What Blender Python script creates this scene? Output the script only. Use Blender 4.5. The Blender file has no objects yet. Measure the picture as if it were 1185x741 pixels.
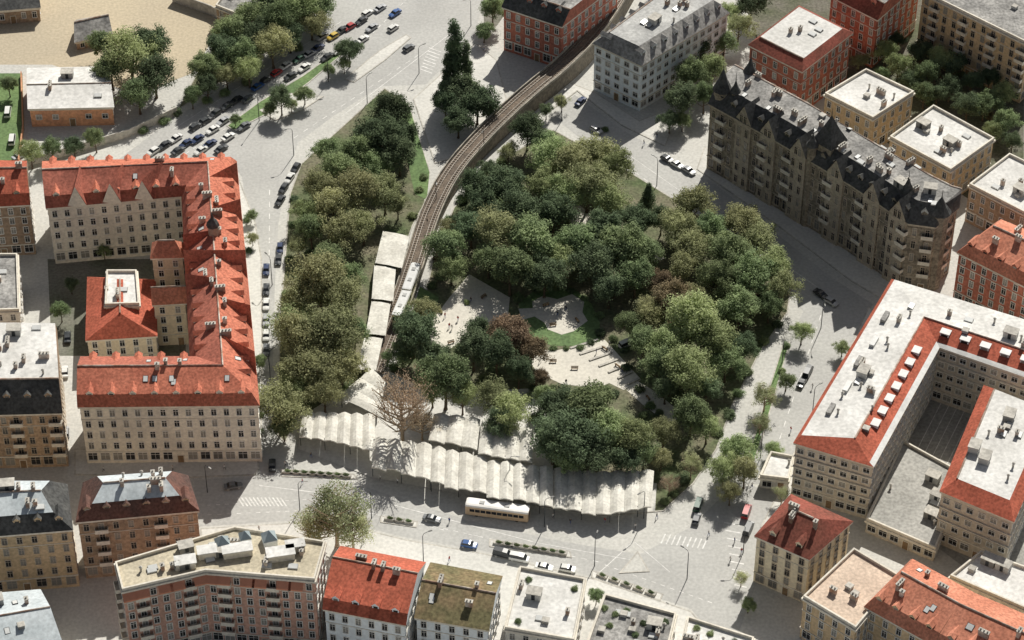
import bpy, math, random
import numpy as np
from mathutils import Vector, Matrix
random.seed(7)
SC=bpy.context.scene
COL=SC.collection
# ---------------------------------------------------------------- camera / plan survey
D=700.0; P=math.radians(42); F=3203.0
CY=-D*math.cos(P); CZ=D*math.sin(P)
cp,sp=math.cos(P),math.sin(P)
def G(u,v,z=0.0):
    """photogrammetric plan position (metres) of a surveyed point at height z"""
    dx=(u-592.5)/F; dy=(370.5-v)/F
    d=Vector((dx, cp+dy*sp, -sp+dy*cp))
    t=(z-CZ)/d.z
    return Vector((d.x*t, CY+d.y*t, z))
cd=bpy.data.cameras.new("camera"); cam=bpy.data.objects.new("camera",cd); COL.objects.link(cam)
cam.location=(0,CY,CZ); cam.rotation_euler=(math.radians(90)-P,0,0)
cd.sensor_width=36; cd.lens=F/1185*36; cd.clip_start=5; cd.clip_end=9000
SC.camera=cam
SC.view_settings.view_transform='Standard'; SC.view_settings.look='None'; SC.view_settings.exposure=0
# ---------------------------------------------------------------- light
SH=Vector((-0.38,-1.0)).normalized(); EL=math.radians(45)
sd=Vector((SH.x*math.cos(EL),SH.y*math.cos(EL),-math.sin(EL)))
sl=bpy.data.lights.new("sun",'SUN'); so=bpy.data.objects.new("sun",sl); COL.objects.link(so)
so.rotation_euler=sd.to_track_quat('-Z','Y').to_euler(); so.location=(0,0,300)
sl.energy=5.0; sl.angle=math.radians(0.5); sl.color=(1,0.96,0.88)
w=bpy.data.worlds.new("World"); SC.world=w; w.use_nodes=True
nt=w.node_tree; nt.nodes.clear()
sk=nt.nodes.new('ShaderNodeTexSky'); sk.sky_type='NISHITA'; sk.sun_disc=False
sk.sun_elevation=EL; sk.sun_rotation=math.atan2(-SH.x,-SH.y); sk.dust_density=2
hz=nt.nodes.new('ShaderNodeHueSaturation'); hz.inputs['Saturation'].default_value=.5
bg=nt.nodes.new('ShaderNodeBackground'); bg.inputs['Strength'].default_value=0.052
wo=nt.nodes.new('ShaderNodeOutputWorld')
nt.links.new(sk.outputs[0],hz.inputs['Color']); nt.links.new(hz.outputs[0],bg.inputs[0]); nt.links.new(bg.outputs[0],wo.inputs[0])
# ---------------------------------------------------------------- materials
def M(name,c,c2=None,s1=.07,s2=1.3,grain=.22,rough=.9,orand=0.0,spec=.2,kind='solid',metal=0):
    m=bpy.data.materials.new(name); m.use_nodes=True; n=m.node_tree.nodes; l=m.node_tree.links
    n.clear(); out=n.new('ShaderNodeOutputMaterial')
    geo=n.new('ShaderNodeNewGeometry')
    n1=n.new('ShaderNodeTexNoise'); n1.inputs['Scale'].default_value=s1; n1.inputs['Detail'].default_value=4
    n2=n.new('ShaderNodeTexNoise'); n2.inputs['Scale'].default_value=s2; n2.inputs['Detail'].default_value=3
    l.new(geo.outputs['Position'],n1.inputs['Vector']); l.new(geo.outputs['Position'],n2.inputs['Vector'])
    if c2 is None: c2=tuple(x*.78 for x in c)
    r1=n.new('ShaderNodeMapRange'); r1.inputs[1].default_value=.36; r1.inputs[2].default_value=.64
    l.new(n1.outputs[0],r1.inputs[0])
    mx=n.new('ShaderNodeMix'); mx.data_type='RGBA'; mx.inputs[6].default_value=(*c,1); mx.inputs[7].default_value=(*c2,1)
    l.new(r1.outputs[0],mx.inputs[0])
    r2=n.new('ShaderNodeMapRange'); r2.inputs[1].default_value=.32; r2.inputs[2].default_value=.68
    r2.inputs[3].default_value=1-grain; r2.inputs[4].default_value=1+grain
    l.new(n2.outputs[0],r2.inputs[0])
    hs=n.new('ShaderNodeHueSaturation'); l.new(mx.outputs[2],hs.inputs['Color'])
    if orand>0:
        oi=n.new('ShaderNodeObjectInfo'); r3=n.new('ShaderNodeMapRange')
        r3.inputs[3].default_value=1-orand; r3.inputs[4].default_value=1+orand
        l.new(oi.outputs['Random'],r3.inputs[0])
        mu=n.new('ShaderNodeMath'); mu.operation='MULTIPLY'; l.new(r2.outputs[0],mu.inputs[0]); l.new(r3.outputs[0],mu.inputs[1])
        l.new(mu.outputs[0],hs.inputs['Value'])
        if kind=='leaf':
            r4=n.new('ShaderNodeMapRange'); r4.inputs[3].default_value=.482; r4.inputs[4].default_value=.514
            mm=n.new('ShaderNodeMath'); mm.operation='FRACT'; m3=n.new('ShaderNodeMath'); m3.operation='MULTIPLY'; m3.inputs[1].default_value=17.3
            l.new(oi.outputs['Random'],m3.inputs[0]); l.new(m3.outputs[0],mm.inputs[0]); l.new(mm.outputs[0],r4.inputs[0]); l.new(r4.outputs[0],hs.inputs['Hue'])
    else: l.new(r2.outputs[0],hs.inputs['Value'])
    if kind=='leaf':
        d=n.new('ShaderNodeBsdfDiffuse'); t=n.new('ShaderNodeBsdfTranslucent'); ms=n.new('ShaderNodeMixShader'); ms.inputs[0].default_value=.35
        l.new(hs.outputs[0],d.inputs[0]); l.new(hs.outputs[0],t.inputs[0]); l.new(d.outputs[0],ms.inputs[1]); l.new(t.outputs[0],ms.inputs[2]); l.new(ms.outputs[0],out.inputs[0])
    else:
        b=n.new('ShaderNodeBsdfPrincipled'); l.new(hs.outputs[0],b.inputs['Base Color']); b.inputs['Roughness'].default_value=rough
        b.inputs['Specular IOR Level'].default_value=spec; b.inputs['Metallic'].default_value=metal
        l.new(b.outputs[0],out.inputs[0])
    return m
PAVE=M("paving_light",(.57,.56,.52),(.51,.502,.468),s1=.05,s2=1.3,grain=.12)
ROAD=M("asphalt_worn",(.49,.485,.46),(.425,.42,.40),s1=.06,s2=1.3,grain=.1)
WALK=M("pavement_slabs",(.67,.655,.61),(.59,.58,.54),s1=.07,s2=1.3,grain=.1)
DIRT=M("bare_earth",(.54,.46,.33),(.47,.405,.30),s1=.03,grain=.12)
SAND=M("sandy_gravel",(.69,.655,.57),(.61,.58,.51),s1=.08,grain=.1)
GRASS=M("grass",(.17,.25,.10),(.12,.185,.08),s1=.1,grain=.25)
SOIL=M("dark_park_soil",(.10,.13,.06),(.19,.175,.12),s1=.12,grain=.3)  # dark green and brown earth, the soil's own colour
YARD=M("yard_ground",(.22,.21,.18),(.14,.15,.11),s1=.08)
YARDG=M("yard_garden_ground",(.10,.11,.065),(.17,.16,.13),s1=.1,grain=.3)
DCOURT=M("courtyard_paving",(.42,.41,.38),(.32,.315,.29),s1=.1)
PAINT=M("road_paint",(.80,.79,.76),(.62,.61,.58),s1=.6,grain=.1)
RED=M("roof_tile_red",(.48,.13,.08),(.36,.10,.06),s1=.15,s2=1.6,grain=.3)
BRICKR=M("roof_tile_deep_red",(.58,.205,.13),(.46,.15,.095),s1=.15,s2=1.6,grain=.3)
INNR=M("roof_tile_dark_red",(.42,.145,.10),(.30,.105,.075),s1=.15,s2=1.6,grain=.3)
ORANGE=M("roof_tile_orange",(.62,.26,.17),(.49,.19,.12),s1=.15,s2=1.6,grain=.28)
MAROON=M("roof_tile_maroon",(.29,.09,.065),(.19,.07,.05),s1=.15,s2=1.6,grain=.3)
UMBER=M("roof_tile_umber",(.18,.09,.07),(.11,.07,.06),s1=.15,s2=1.6,grain=.3)
BEIGER=M("roof_beige",(.66,.53,.42),(.54,.43,.34),s1=.15,grain=.2)
MOSS=M("roof_mossy_brown",(.24,.175,.10),(.16,.145,.075),s1=.2,grain=.35)
SLATE=M("roof_slate",(.11,.11,.105),(.06,.062,.062),s1=.15,grain=.35)
GREYT=M("roof_grey",(.38,.37,.35),(.22,.215,.205),s1=.2,grain=.35)
LROOF=M("roof_light_grey",(.52,.52,.50),(.38,.38,.37),s1=.15,grain=.2)
WROOF=M("roof_gravel_white",(.76,.75,.72),(.58,.57,.54),s1=.1,s2=1.0,grain=.15)
TROOF=M("roof_gravel_tan",(.56,.50,.38),(.43,.385,.29),s1=.15,grain=.2)
ZINC=M("sheet_metal",(.55,.55,.53),(.43,.43,.42),s1=.3,grain=.1,rough=.5,spec=.5)
ZBLUE=M("sheet_metal_pale_blue",(.60,.65,.67),(.46,.51,.53),s1=.2,grain=.14,rough=.6,spec=.4)
W_BEIGE=M("plaster_beige",(.78,.69,.52),(.66,.58,.44),s1=.1,grain=.12)
W_CREAM=M("plaster_cream",(.82,.77,.66),(.68,.64,.56),s1=.1,grain=.13)
W_GREY=M("plaster_grey",(.76,.73,.66),(.62,.60,.54),s1=.1,grain=.12)
W_TAUPE=M("plaster_taupe",(.62,.56,.47),(.48,.43,.36),s1=.1,grain=.15)
W_WHITE=M("plaster_white",(.82,.87,.90),(.74,.79,.82),s1=.1,grain=.08)
W_BROWN=M("sandstone_brown",(.46,.34,.235),(.33,.245,.175),s1=.1,grain=.28)
W_MIX=M("red_brown_render",(.60,.36,.28),(.47,.29,.225),s1=.1,grain=.2)
W_STONE=M("dark_stone",(.36,.31,.24),(.20,.175,.14),s1=.2,grain=.4)
W_RED=M("red_brick",(.50,.185,.125),(.37,.14,.10),s1=.15,grain=.25)
W_OCHRE=M("plaster_ochre",(.66,.50,.32),(.53,.41,.26),s1=.1,grain=.18)
W_ORB=M("orange_brick",(.66,.35,.20),(.54,.28,.17),s1=.2,grain=.2)
TRIM=M("stone_trim",(.78,.73,.63),grain=.12)
TRIMD=M("stone_trim_dark",(.50,.44,.35),grain=.2)
CHIM=M("chimney_brick",(.34,.22,.16),(.55,.5,.44),s1=.4,orand=.3)
VENT=M("vent_metal",(.42,.42,.40),orand=.6,grain=.1)
BARK=M("bark",(.13,.10,.07),s2=3)
BARKL=M("bark_light",(.38,.30,.21),s2=3)
CONC=M("concrete",(.54,.515,.46),(.42,.40,.36),s1=.2,grain=.2)
VCONC=M("viaduct_stone",(.23,.20,.16),(.16,.145,.12),s1=.2,grain=.3)
VPAR=M("viaduct_parapet_stone",(.42,.385,.32),(.3,.28,.24),s1=.3,grain=.25)
BALL=M("track_ballast",(.19,.15,.115),(.13,.105,.085),s1=.3,s2=2,grain=.3)
SLEEP=M("sleeper",(.22,.18,.14),grain=.2)
STEEL=M("rail_steel",(.28,.255,.225),rough=.5,metal=.5)
DARKM=M("dark_metal",(.05,.055,.06),rough=.5)
CANV=M("canvas_cream",(.74,.72,.65),(.56,.54,.48),s1=.35,s2=1.6,grain=.14,rough=.7)
WOOD=M("wood",(.28,.19,.11),grain=.2)
AWN=M("orange_awning",(.74,.32,.20),grain=.05)
def glassmat(name,base,lite,th):
    m=bpy.data.materials.new(name); m.use_nodes=True; n=m.node_tree.nodes; l=m.node_tree.links
    b=n['Principled BSDF']; b.inputs['Roughness'].default_value=.12
    oi=n.new('ShaderNodeObjectInfo'); r=n.new('ShaderNodeMapRange'); r.inputs[1].default_value=th; r.inputs[2].default_value=th+.2
    l.new(oi.outputs['Random'],r.inputs[0]); mx=n.new('ShaderNodeMix'); mx.data_type='RGBA'
    mx.inputs[6].default_value=(*base,1); mx.inputs[7].default_value=(*lite,1); l.new(r.outputs[0],mx.inputs[0]); l.new(mx.outputs[2],b.inputs['Base Color'])
    return m
GLASS=glassmat("window_glass",(.03,.03,.03),(.30,.29,.26),.6)
CGLASS=glassmat("vehicle_glass",(.015,.018,.022),(.03,.035,.04),.5)
SKYL=M("skylight_glazing",(.75,.76,.74),grain=.05,rough=.3,spec=.6)
BLUEG=M("blue_glazing",(.42,.50,.53),rough=.25,spec=.6,grain=.05)
RUB=M("rubber",(.02,.02,.02))
# ---------------------------------------------------------------- helpers
def link(o,parent=None):
    COL.objects.link(o)
    if parent is not None: o.parent=parent
    return o
def mesh(name,v,f,mats,mi=None,smooth=False):
    me=bpy.data.meshes.new(name); me.from_pydata([tuple(x) for x in v],[],f)
    for m in mats: me.materials.append(m)
    if mi is not None: me.polygons.foreach_set('material_index',mi)
    if smooth: me.polygons.foreach_set('use_smooth',[True]*len(f))
    me.update(); return me
def obj(name,me,parent=None,loc=(0,0,0),rz=0,sc=None):
    o=bpy.data.objects.new(name,me); o.location=loc; o.rotation_euler=(0,0,rz)
    if sc: o.scale=sc
    return link(o,parent)
def top(o,label,cat,group=None,kind=None):
    o["label"]=label; o["category"]=cat
    if group: o["group"]=group
    if kind: o["kind"]=kind
    return o
def empty(name,loc,rz=0,sc=None):
    o=bpy.data.objects.new(name,None); o.empty_display_size=.5; o.location=loc; o.rotation_euler=(0,0,rz)
    if sc: o.scale=sc
    return link(o)
class B:
    def __init__(s): s.v=[];s.f=[];s.m=[]
    def face(s,pts,m=0):
        k=len(s.v); s.v+=[tuple(p) for p in pts]; s.f.append(tuple(range(k,k+len(pts)))); s.m.append(m)
    def box(s,x0,x1,y0,y1,z0,z1,m=0,rot=0,o=(0,0),taper=0):
        c,n=math.cos(rot),math.sin(rot); k=len(s.v)
        tx=taper
        for z,t in ((z0,0),(z1,tx)):
            for x,y in ((x0+t,y0+t),(x1-t,y0+t),(x1-t,y1-t),(x0+t,y1-t)):
                s.v.append((o[0]+x*c-y*n,o[1]+x*n+y*c,z))
        for q in ((0,3,2,1),(4,5,6,7),(0,1,5,4),(1,2,6,5),(2,3,7,6),(3,0,4,7)):
            s.f.append(tuple(k+i for i in q)); s.m.append(m)
    def tube(s,pts,rad,n=7,m=0,cap=True):
        k=len(s.v); N=len(pts)
        for i,p in enumerate(pts):
            p=Vector(p); a=Vector(pts[max(i-1,0)]); b=Vector(pts[min(i+1,N-1)]); d=(b-a).normalized()
            u=d.orthogonal().normalized() if abs(d.z)<.99 else Vector((1,0,0)); w_=d.cross(u)
            for j in range(n):
                an=2*math.pi*j/n; s.v.append(tuple(p+(u*math.cos(an)+w_*math.sin(an))*rad[i]))
        for i in range(N-1):
            for j in range(n):
                s.f.append((k+i*n+j,k+i*n+(j+1)%n,k+(i+1)*n+(j+1)%n,k+(i+1)*n+j)); s.m.append(m)
        if cap:
            s.f.append(tuple(k+(N-1)*n+j for j in range(n))); s.m.append(m)
    def mesh(s,name,mats,smooth=False): return mesh(name,s.v,s.f,mats,s.m,smooth)
def area(p): return .5*sum(p[i].x*p[(i+1)%len(p)].y-p[(i+1)%len(p)].x*p[i].y for i in range(len(p)))
def offset(poly,d):
    sg=1 if area(poly)>0 else -1; n=len(poly); r=[]
    for i in range(n):
        a,b,c=poly[i-1],poly[i],poly[(i+1)%n]
        e1=Vector((b.x-a.x,b.y-a.y)).normalized(); e2=Vector((c.x-b.x,c.y-b.y)).normalized()
        n1=Vector((e1.y,-e1.x))*sg; n2=Vector((e2.y,-e2.x))*sg
        mm=n1+n2
        if mm.length<.2: mm=n1
        mm=mm.normalized(); k=d/max(.4,mm.dot(n1)); r.append(Vector((b.x+mm.x*k,b.y+mm.y*k,0)))
    return r
def sheet(name,pts,z,mat,world=False):
    ps=pts if world else [G(*p) for p in pts]
    if area(ps)<0: ps=ps[::-1]
    o=obj(name,mesh(name,[(p.x,p.y,z) for p in ps],[tuple(range(len(ps)))],[mat])); o["kind"]="structure"; o["label"]=name.replace('_',' ')+" seen in bright daylight"; o["category"]=name.split('_')[-1]
    return o
def slab(name,pts,z,mat,side=None):
    ps=[G(*p) for p in pts]
    if area(ps)<0: ps=ps[::-1]
    n=len(ps); b=B(); b.face([(p.x,p.y,z) for p in ps],0)
    for i in range(n):
        a,c=ps[i],ps[(i+1)%n]; b.face([(a.x,a.y,0),(c.x,c.y,0),(c.x,c.y,z),(a.x,a.y,z)],1)
    q=offset(ps,-.35)
    for i in range(n):
        j=(i+1)%n; b.face([(ps[i].x,ps[i].y,z+.012),(ps[j].x,ps[j].y,z+.012),(q[j].x,q[j].y,z+.012),(q[i].x,q[i].y,z+.012)],1)
    o=obj(name,b.mesh(name,[mat,side or CONC])); o["kind"]="structure"; o["label"]=name.replace('_',' ')+" with raised stone kerb"; o["category"]=name.split('_')[-1]
    return o
def along(pts,s):
    L=[(pts[i+1]-pts[i]).length for i in range(len(pts)-1)]; T=sum(L); d=s*T
    for i,l in enumerate(L):
        if d<=l or i==len(L)-1: return pts[i].lerp(pts[i+1],min(1,d/l) if l>0 else 0)
        d-=l
def smoothpts(pts,k=2):
    for _ in range(k):
        q=[pts[0]]
        for i in range(len(pts)-1): q+= [pts[i].lerp(pts[i+1],.25),pts[i].lerp(pts[i+1],.75)]
        q.append(pts[-1]); pts=q
    return pts
# ---------------------------------------------------------------- ground
g=obj("ground",mesh("ground",[(-4000,-4000,0),(4000,-4000,0),(4000,4000,0),(-4000,4000,0)],[(0,1,2,3)],[PAVE])); g["kind"]="structure"; g["label"]="light grey city ground paving"; g["category"]="ground"
sheet("road",[(110,205),(200,138),(300,78),(360,28),(420,-60),(575,-60),(548,45),(492,98),(440,100),(385,135),(345,165),(333,200),(322,260),(318,330),(316,420),(325,520),(340,548),(299,552),(299,465),(295,300),(280,205),(265,185)],.004,ROAD)
sheet("road",[(225,556),(340,548),(430,566),(540,602),(640,625),(740,642),(800,610),(850,560),(915,570),(870,690),(845,760),(800,705),(690,668),(560,638),(470,622),(380,600),(225,610)],.008,ROAD)
sheet("road",[(852,560),(868,500),(900,420),(930,360),(860,290),(770,230),(690,175),(640,135),(665,110),(720,150),(830,215),(960,320),(1010,352),(975,430),(915,560)],.016,ROAD)
sheet("bare_lot",[(-60,-60),(290,-60),(262,20),(222,85),(160,110),(60,75),(-60,75)],.004,DIRT)
sheet("lawn",[(-40,85),(26,85),(28,150),(20,195),(-40,195)],.008,GRASS)
sheet("yard",[(55,300),(215,300),(215,412),(60,412)],.008,YARD)
sheet("yard",[(840,-60),(1185,-60),(1185,240),(1120,230),(990,140),(880,60)],.004,YARDG)
sheet("yard",[(560,-60),(640,-60),(600,-5),(575,30),(560,40)],.012,YARD)
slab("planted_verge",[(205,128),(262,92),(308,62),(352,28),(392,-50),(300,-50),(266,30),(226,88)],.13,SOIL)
slab("traffic_island",[(262,146),(300,118),(350,88),(392,58),(398,62),(358,96),(310,132),(270,152)],.13,GRASS)
slab("traffic_island",[(300,128),(335,108),(375,112),(350,128),(318,140)],.14,WALK)
slab("traffic_island",[(398,92),(440,58),(470,40),(476,44),(446,70),(410,96)],.13,WALK)
slab("traffic_island",[(324,543),(410,549),(414,555),(326,552)],.13,WALK)
slab("traffic_island",[(440,597),(484,604),(482,611),(440,605)],.13,WALK)
slab("traffic_island",[(566,624),(660,638),(662,646),(566,633)],.13,WALK)
slab("traffic_island",[(684,660),(768,688),(764,696),(684,669)],.13,WALK)
slab("traffic_island",[(716,664),(738,638),(752,662)],.13,PAVE)
slab("pavement",[(86,520),(298,520),(300,542),(296,550),(226,553),(86,550)],.13,WALK)
slab("pavement",[(232,612),(380,603),(470,625),(560,641),(690,671),(800,708),(842,760),(690,760),(560,740),(380,740),(230,720)],.13,WALK)
slab("pavement",[(815,170),(900,228),(1000,298),(1062,342),(1030,352),(985,326),(900,262),(806,196)],.13,WALK)
slab("pavement",[(610,112),(650,92),(690,108),(740,140),(790,120),(770,170),(720,146),(668,106),(636,130)],.13,WALK)
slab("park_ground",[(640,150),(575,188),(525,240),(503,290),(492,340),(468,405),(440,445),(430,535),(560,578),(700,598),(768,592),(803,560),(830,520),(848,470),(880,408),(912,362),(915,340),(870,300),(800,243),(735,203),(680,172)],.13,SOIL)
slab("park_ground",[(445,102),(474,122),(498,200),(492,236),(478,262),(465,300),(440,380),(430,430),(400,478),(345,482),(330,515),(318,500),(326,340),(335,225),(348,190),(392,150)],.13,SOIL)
slab("pavement",[(296,258),(303,300),(304,400),(303,515),(299,519),(280,519),(262,205),(274,200)],.12,WALK)
slab("pavement",[(500,95),(550,50),(575,70),(590,130),(520,185),(503,190),(478,115)],.12,WALK)
slab("pavement",[(1005,355),(1035,380),(905,600),(895,640),(880,610),(925,520),(970,430)],.12,WALK)
slab("traffic_island",[(905,400),(915,395),(885,500),(868,550),(860,545),(880,480)],.14,GRASS)
sheet("lawn",[(458,110),(474,125),(497,200),(494,232),(480,225),(470,180)],.15,GRASS)
sheet("lawn",[(486,332),(508,345),(498,380),(478,402),(462,400),(478,360)],.15,GRASS)
sheet("plaza",[(543,318),(590,345),(588,365),(565,380),(540,392),(518,406),(497,404),(500,372),(520,345)],.15,SAND)
sheet("path",[(612,402),(640,407),(700,394),(742,440),(722,452),(705,444),(690,450),(650,445),(622,432),(608,412)],.152,SAND)
sheet("path",[(640,230),(668,236),(700,262),(760,285),(770,300),(752,305),(700,285),(660,262)],.15,SAND)
sheet("path",[(735,440),(760,455),(790,480),(775,492),(745,470),(725,452)],.158,SAND)
sheet("plaza",[(350,482),(440,425),(500,455),(620,450),(640,480),(640,545),(760,560),(758,592),(700,597),(560,577),(430,553),(345,520)],.154,WALK)
sheet("lawn",[(600,352),(606,376),(618,394),(640,401),(668,401),(694,396),(694,374),(684,352),(668,338),(650,334),(620,336)],.162,GRASS)
sheet("plaza",[(616,350),(628,343),(645,347),(662,341),(676,350),(674,362),(680,372),(664,384),(650,388),(634,382),(630,374),(617,366)],.17,SAND)
sheet("path",[(600,358),(622,357),(622,366),(604,371)],.174,SAND)
b=B()
for i in range(7):
    a=G(660+i*11,404+i*7); c=G(692+i*8,394+i*7.5)
    d=(c-a).normalized(); n=Vector((-d.y,d.x,0))*.3; z=.2+.02*i
    q=[a-n,c-n,c+n,a+n]; b.face([(p.x,p.y,z+.2) for p in q])
    for j in range(4): b.face([(q[j].x,q[j].y,.13),(q[(j+1)%4].x,q[(j+1)%4].y,.13),(q[(j+1)%4].x,q[(j+1)%4].y,z+.2),(q[j].x,q[j].y,z+.2)])
top(obj("garden_steps",b.mesh("garden_steps",[CONC])),"broad stone garden steps crossing the sandy path","steps")
sheet("yard",[(1040,430),(1100,410),(1215,440),(1215,700),(1120,660),(1040,600)],.012,DCOURT)
# markings
b=B()
def strip(a,c,wd,z):
    d=(c-a).normalized(); n=Vector((-d.y,d.x,0))*wd/2
    b.face([(p.x,p.y,z) for p in (a-n,c-n,c+n,a+n)])
def dashes(p0,p1,n,wd=.22,fill=.45,z=.024):
    a,c=G(*p0),G(*p1)
    for i in range(n): strip(a.lerp(c,i/n),a.lerp(c,(i+fill)/n),wd,z)
dashes((215,178),(425,45),26); dashes((200,150),(395,25),26,.15,1); dashes((340,160),(490,60),14); dashes((425,45),(500,-30),12)
dashes((395,135),(520,40),1,.2,1); dashes((312,220),(310,520),20)
for v0,v1 in (((240,585),(360,578)),((380,583),(520,615)),((540,618),(700,652)),((700,654),(830,700)),((420,592),(560,622)),((240,596),(375,590))): dashes(v0,v1,12,.2)
dashes((300,562),(430,578),1,.2,1); dashes((430,578),(620,628),1,.2,1); dashes((620,628),(740,650),1,.15,1)
dashes((680,160),(930,340),22); dashes((950,365),(885,560),14); dashes((700,160),(945,332),1,.15,1,.026)
for i in range(12): strip(G(275+i*4.5,576),G(282+i*4.5,586),.35,.026)
for i in range(9): strip(G(838+i*1.5,605+i*9),G(856+i*1.0,608+i*9),.4,.026)
for i in range(9): strip(G(770+i*6,618+i*.8),G(765+i*6,629+i*.8),.35,.026)
for i in range(8): strip(G(500+i*1.5,85+i*-3.5),G(486+i*1.5,80+i*-3.5),.35,.026)
strip(G(690,666),G(732,628),.2,.028); strip(G(735,628),G(775,662),.2,.03)
for i in range(9):
    p0=G(1095+i*9,455+i*3); strip(p0,p0+Vector((-16,-34,0)),.2,.03)
o=obj("road_marking",b.mesh("road_marking",[PAINT])); o["kind"]="structure"; o["label"]="white painted lane lines and crossings"; o["category"]="road marking"
# ---------------------------------------------------------------- building kit
def win_mesh(name,wd,ht,frame,dep=.14):
    b=B(); h=wd/2; k=ht/2; e=.13
    b.face([(-h,-.03,-k),(h,-.03,-k),(h,-.03,k),(-h,-.03,k)],0)
    b.box(-h-e,-h,-dep,.05,-k-e,k+e,1); b.box(h,h+e,-dep,.05,-k-e,k+e,1); b.box(-h,h,-dep,.05,k,k+e+.05,1)
    b.box(-h,h,-dep-.12,.05,-k-e,-k,1); b.box(-.035,.035,-.08,.0,-k,k,1); b.box(-h,-.035,-.08,0,k*.35,k*.35+.07,1); b.box(.035,h,-.08,0,k*.35,k*.35+.07,1)
    return b.mesh(name,[GLASS,frame])
FR_W=M("window_frame_white",(.84,.82,.77),grain=.05); FR_D=M("window_frame_stone",(.58,.50,.40),grain=.1)
WINS={'w':(win_mesh("window",1.15,1.9,FR_W),win_mesh("shop_window",2.1,2.3,FR_W)),'d':(win_mesh("window",1.15,1.9,FR_D),win_mesh("shop_window",2.1,2.4,FR_D)),
 's':(win_mesh("window",1.5,1.4,FR_W),win_mesh("shop_window",2.0,1.8,FR_W)),'g':(win_mesh("window",1.0,2.3,FR_D),win_mesh("shop_window",1.6,2.8,FR_D))}
b=B(); b.box(-.7,.7,-.1,.05,0,2.5,0); b.box(-.85,-.7,-.2,.05,0,2.65,1); b.box(.7,.85,-.2,.05,0,2.65,1); b.box(-.7,.7,-.2,.05,2.5,2.65,1)
DOOR=b.mesh("door",[WOOD,TRIM])
b=B(); b.box(-1.5,1.5,-1.3,.0,-1.25,-1.08,0); b.box(-1.5,1.5,-1.3,-1.2,-1.08,-.15,0); b.box(-1.5,-1.4,-1.2,0,-1.08,-.15,0); b.box(1.4,1.5,-1.2,0,-1.08,-.15,0)
BALC=b.mesh("balcony",[TRIM])
b=B(); b.face([(-1.6,0,1.9),(1.6,0,1.9),(1.6,-1.9,.6),(-1.6,-1.9,.6)]); b.face([(-1.6,-1.9,.6),(1.6,-1.9,.6),(1.6,-1.9,.3),(-1.6,-1.9,.3)]); AWNM=b.mesh("awning",[AWN])
def dormer_mesh(roofm,wallm):
    b=B(); b.box(-.75,.75,0,3.2,-1.2,1.5,1); b.face([(-.5,-.02,.1),(.5,-.02,.1),(.5,-.02,1.35),(-.5,-.02,1.35)],2)
    A=[(-.95,-.3,1.45),(0,-.3,2.3),(.95,-.3,1.45)]; Z=[(-.95,3.6,1.45),(0,3.6,2.3),(.95,3.6,1.45)]
    b.face([A[0],A[1],Z[1],Z[0]],0); b.face([A[1],A[2],Z[2],Z[1]],0); b.face(A,1); b.face([A[0],A[2],Z[2],Z[0]],0)
    return b.mesh("dormer",[roofm,wallm,GLASS])
DORM={}
def chim_mesh(i):
    b=B(); sx=[.5,.8,1.2][i]; b.box(-sx,sx,-.4,.4,-2.2,1.5,0); b.box(-sx-.1,sx+.1,-.5,.5,1.5,1.68,1)
    for k in range(i+1): x=-sx+ (k+.5)*2*sx/(i+1); b.box(x-.15,x+.15,-.15,.15,1.68,2.1,1)
    return b.mesh("chimney",[CHIM,CONC])
CHIMS=[chim_mesh(i) for i in range(3)]
def vent_mesh(i):
    b=B()
    if i==0: b.box(-1.6,1.6,-1.2,1.2,0,1.9,0); b.box(-1.75,1.75,-1.35,1.35,1.9,2.05,1); b.box(-.4,.4,-1.23,-1.2,.1,1.7,2)
    elif i==1: b.box(-.7,.7,-.7,.7,0,.8,0); b.box(-.85,.85,-.85,.85,.8,.92,1,taper=.1)
    elif i==2: b.tube([(0,0,0),(0,0,1.3)],[.25,.25],8,1); b.tube([(0,0,1.3),(0,0,1.6)],[.45,.1],8,1)
    else: b.box(-1.1,1.1,-.7,.7,0,.3,0); b.face([(-1,-.6,.34),(1,-.6,.34),(1,.6,.6),(-1,.6,.6)],3); b.face([(-1,.6,.3),(1,.6,.3),(1,.6,.6),(-1,.6,.6)],0)
    return b.mesh("roof_vent",[VENT,CONC,DARKM,SKYL])
VENTS=[vent_mesh(i) for i in range(4)]
b=B(); b.box(-.6,.6,-.8,.8,-.3,.12,1); b.face([(-.5,-.7,.14),(.5,-.7,.14),(.5,.7,.14),(-.5,.7,.14)],0); SKYM=b.mesh("skylight",[SKYL,DARKM])
FLAT=[(0,0,0),(1,0,0)]
LOWG=[(0,0,0),(.5,3.2,0),(1,0,0)]
MANS=[(0,0,0),(.13,4,1),(.87,4,0),(1,0,0)]
FACET=[(0,0,0),(.16,3.6,1),(.5,5.6,1),(.84,3.6,0),(1,0,0)]
BROK=[(0,0,0),(.1,2.6,0),(.5,5.6,0),(.9,2.6,0),(1,0,0)]
NB=0
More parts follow.
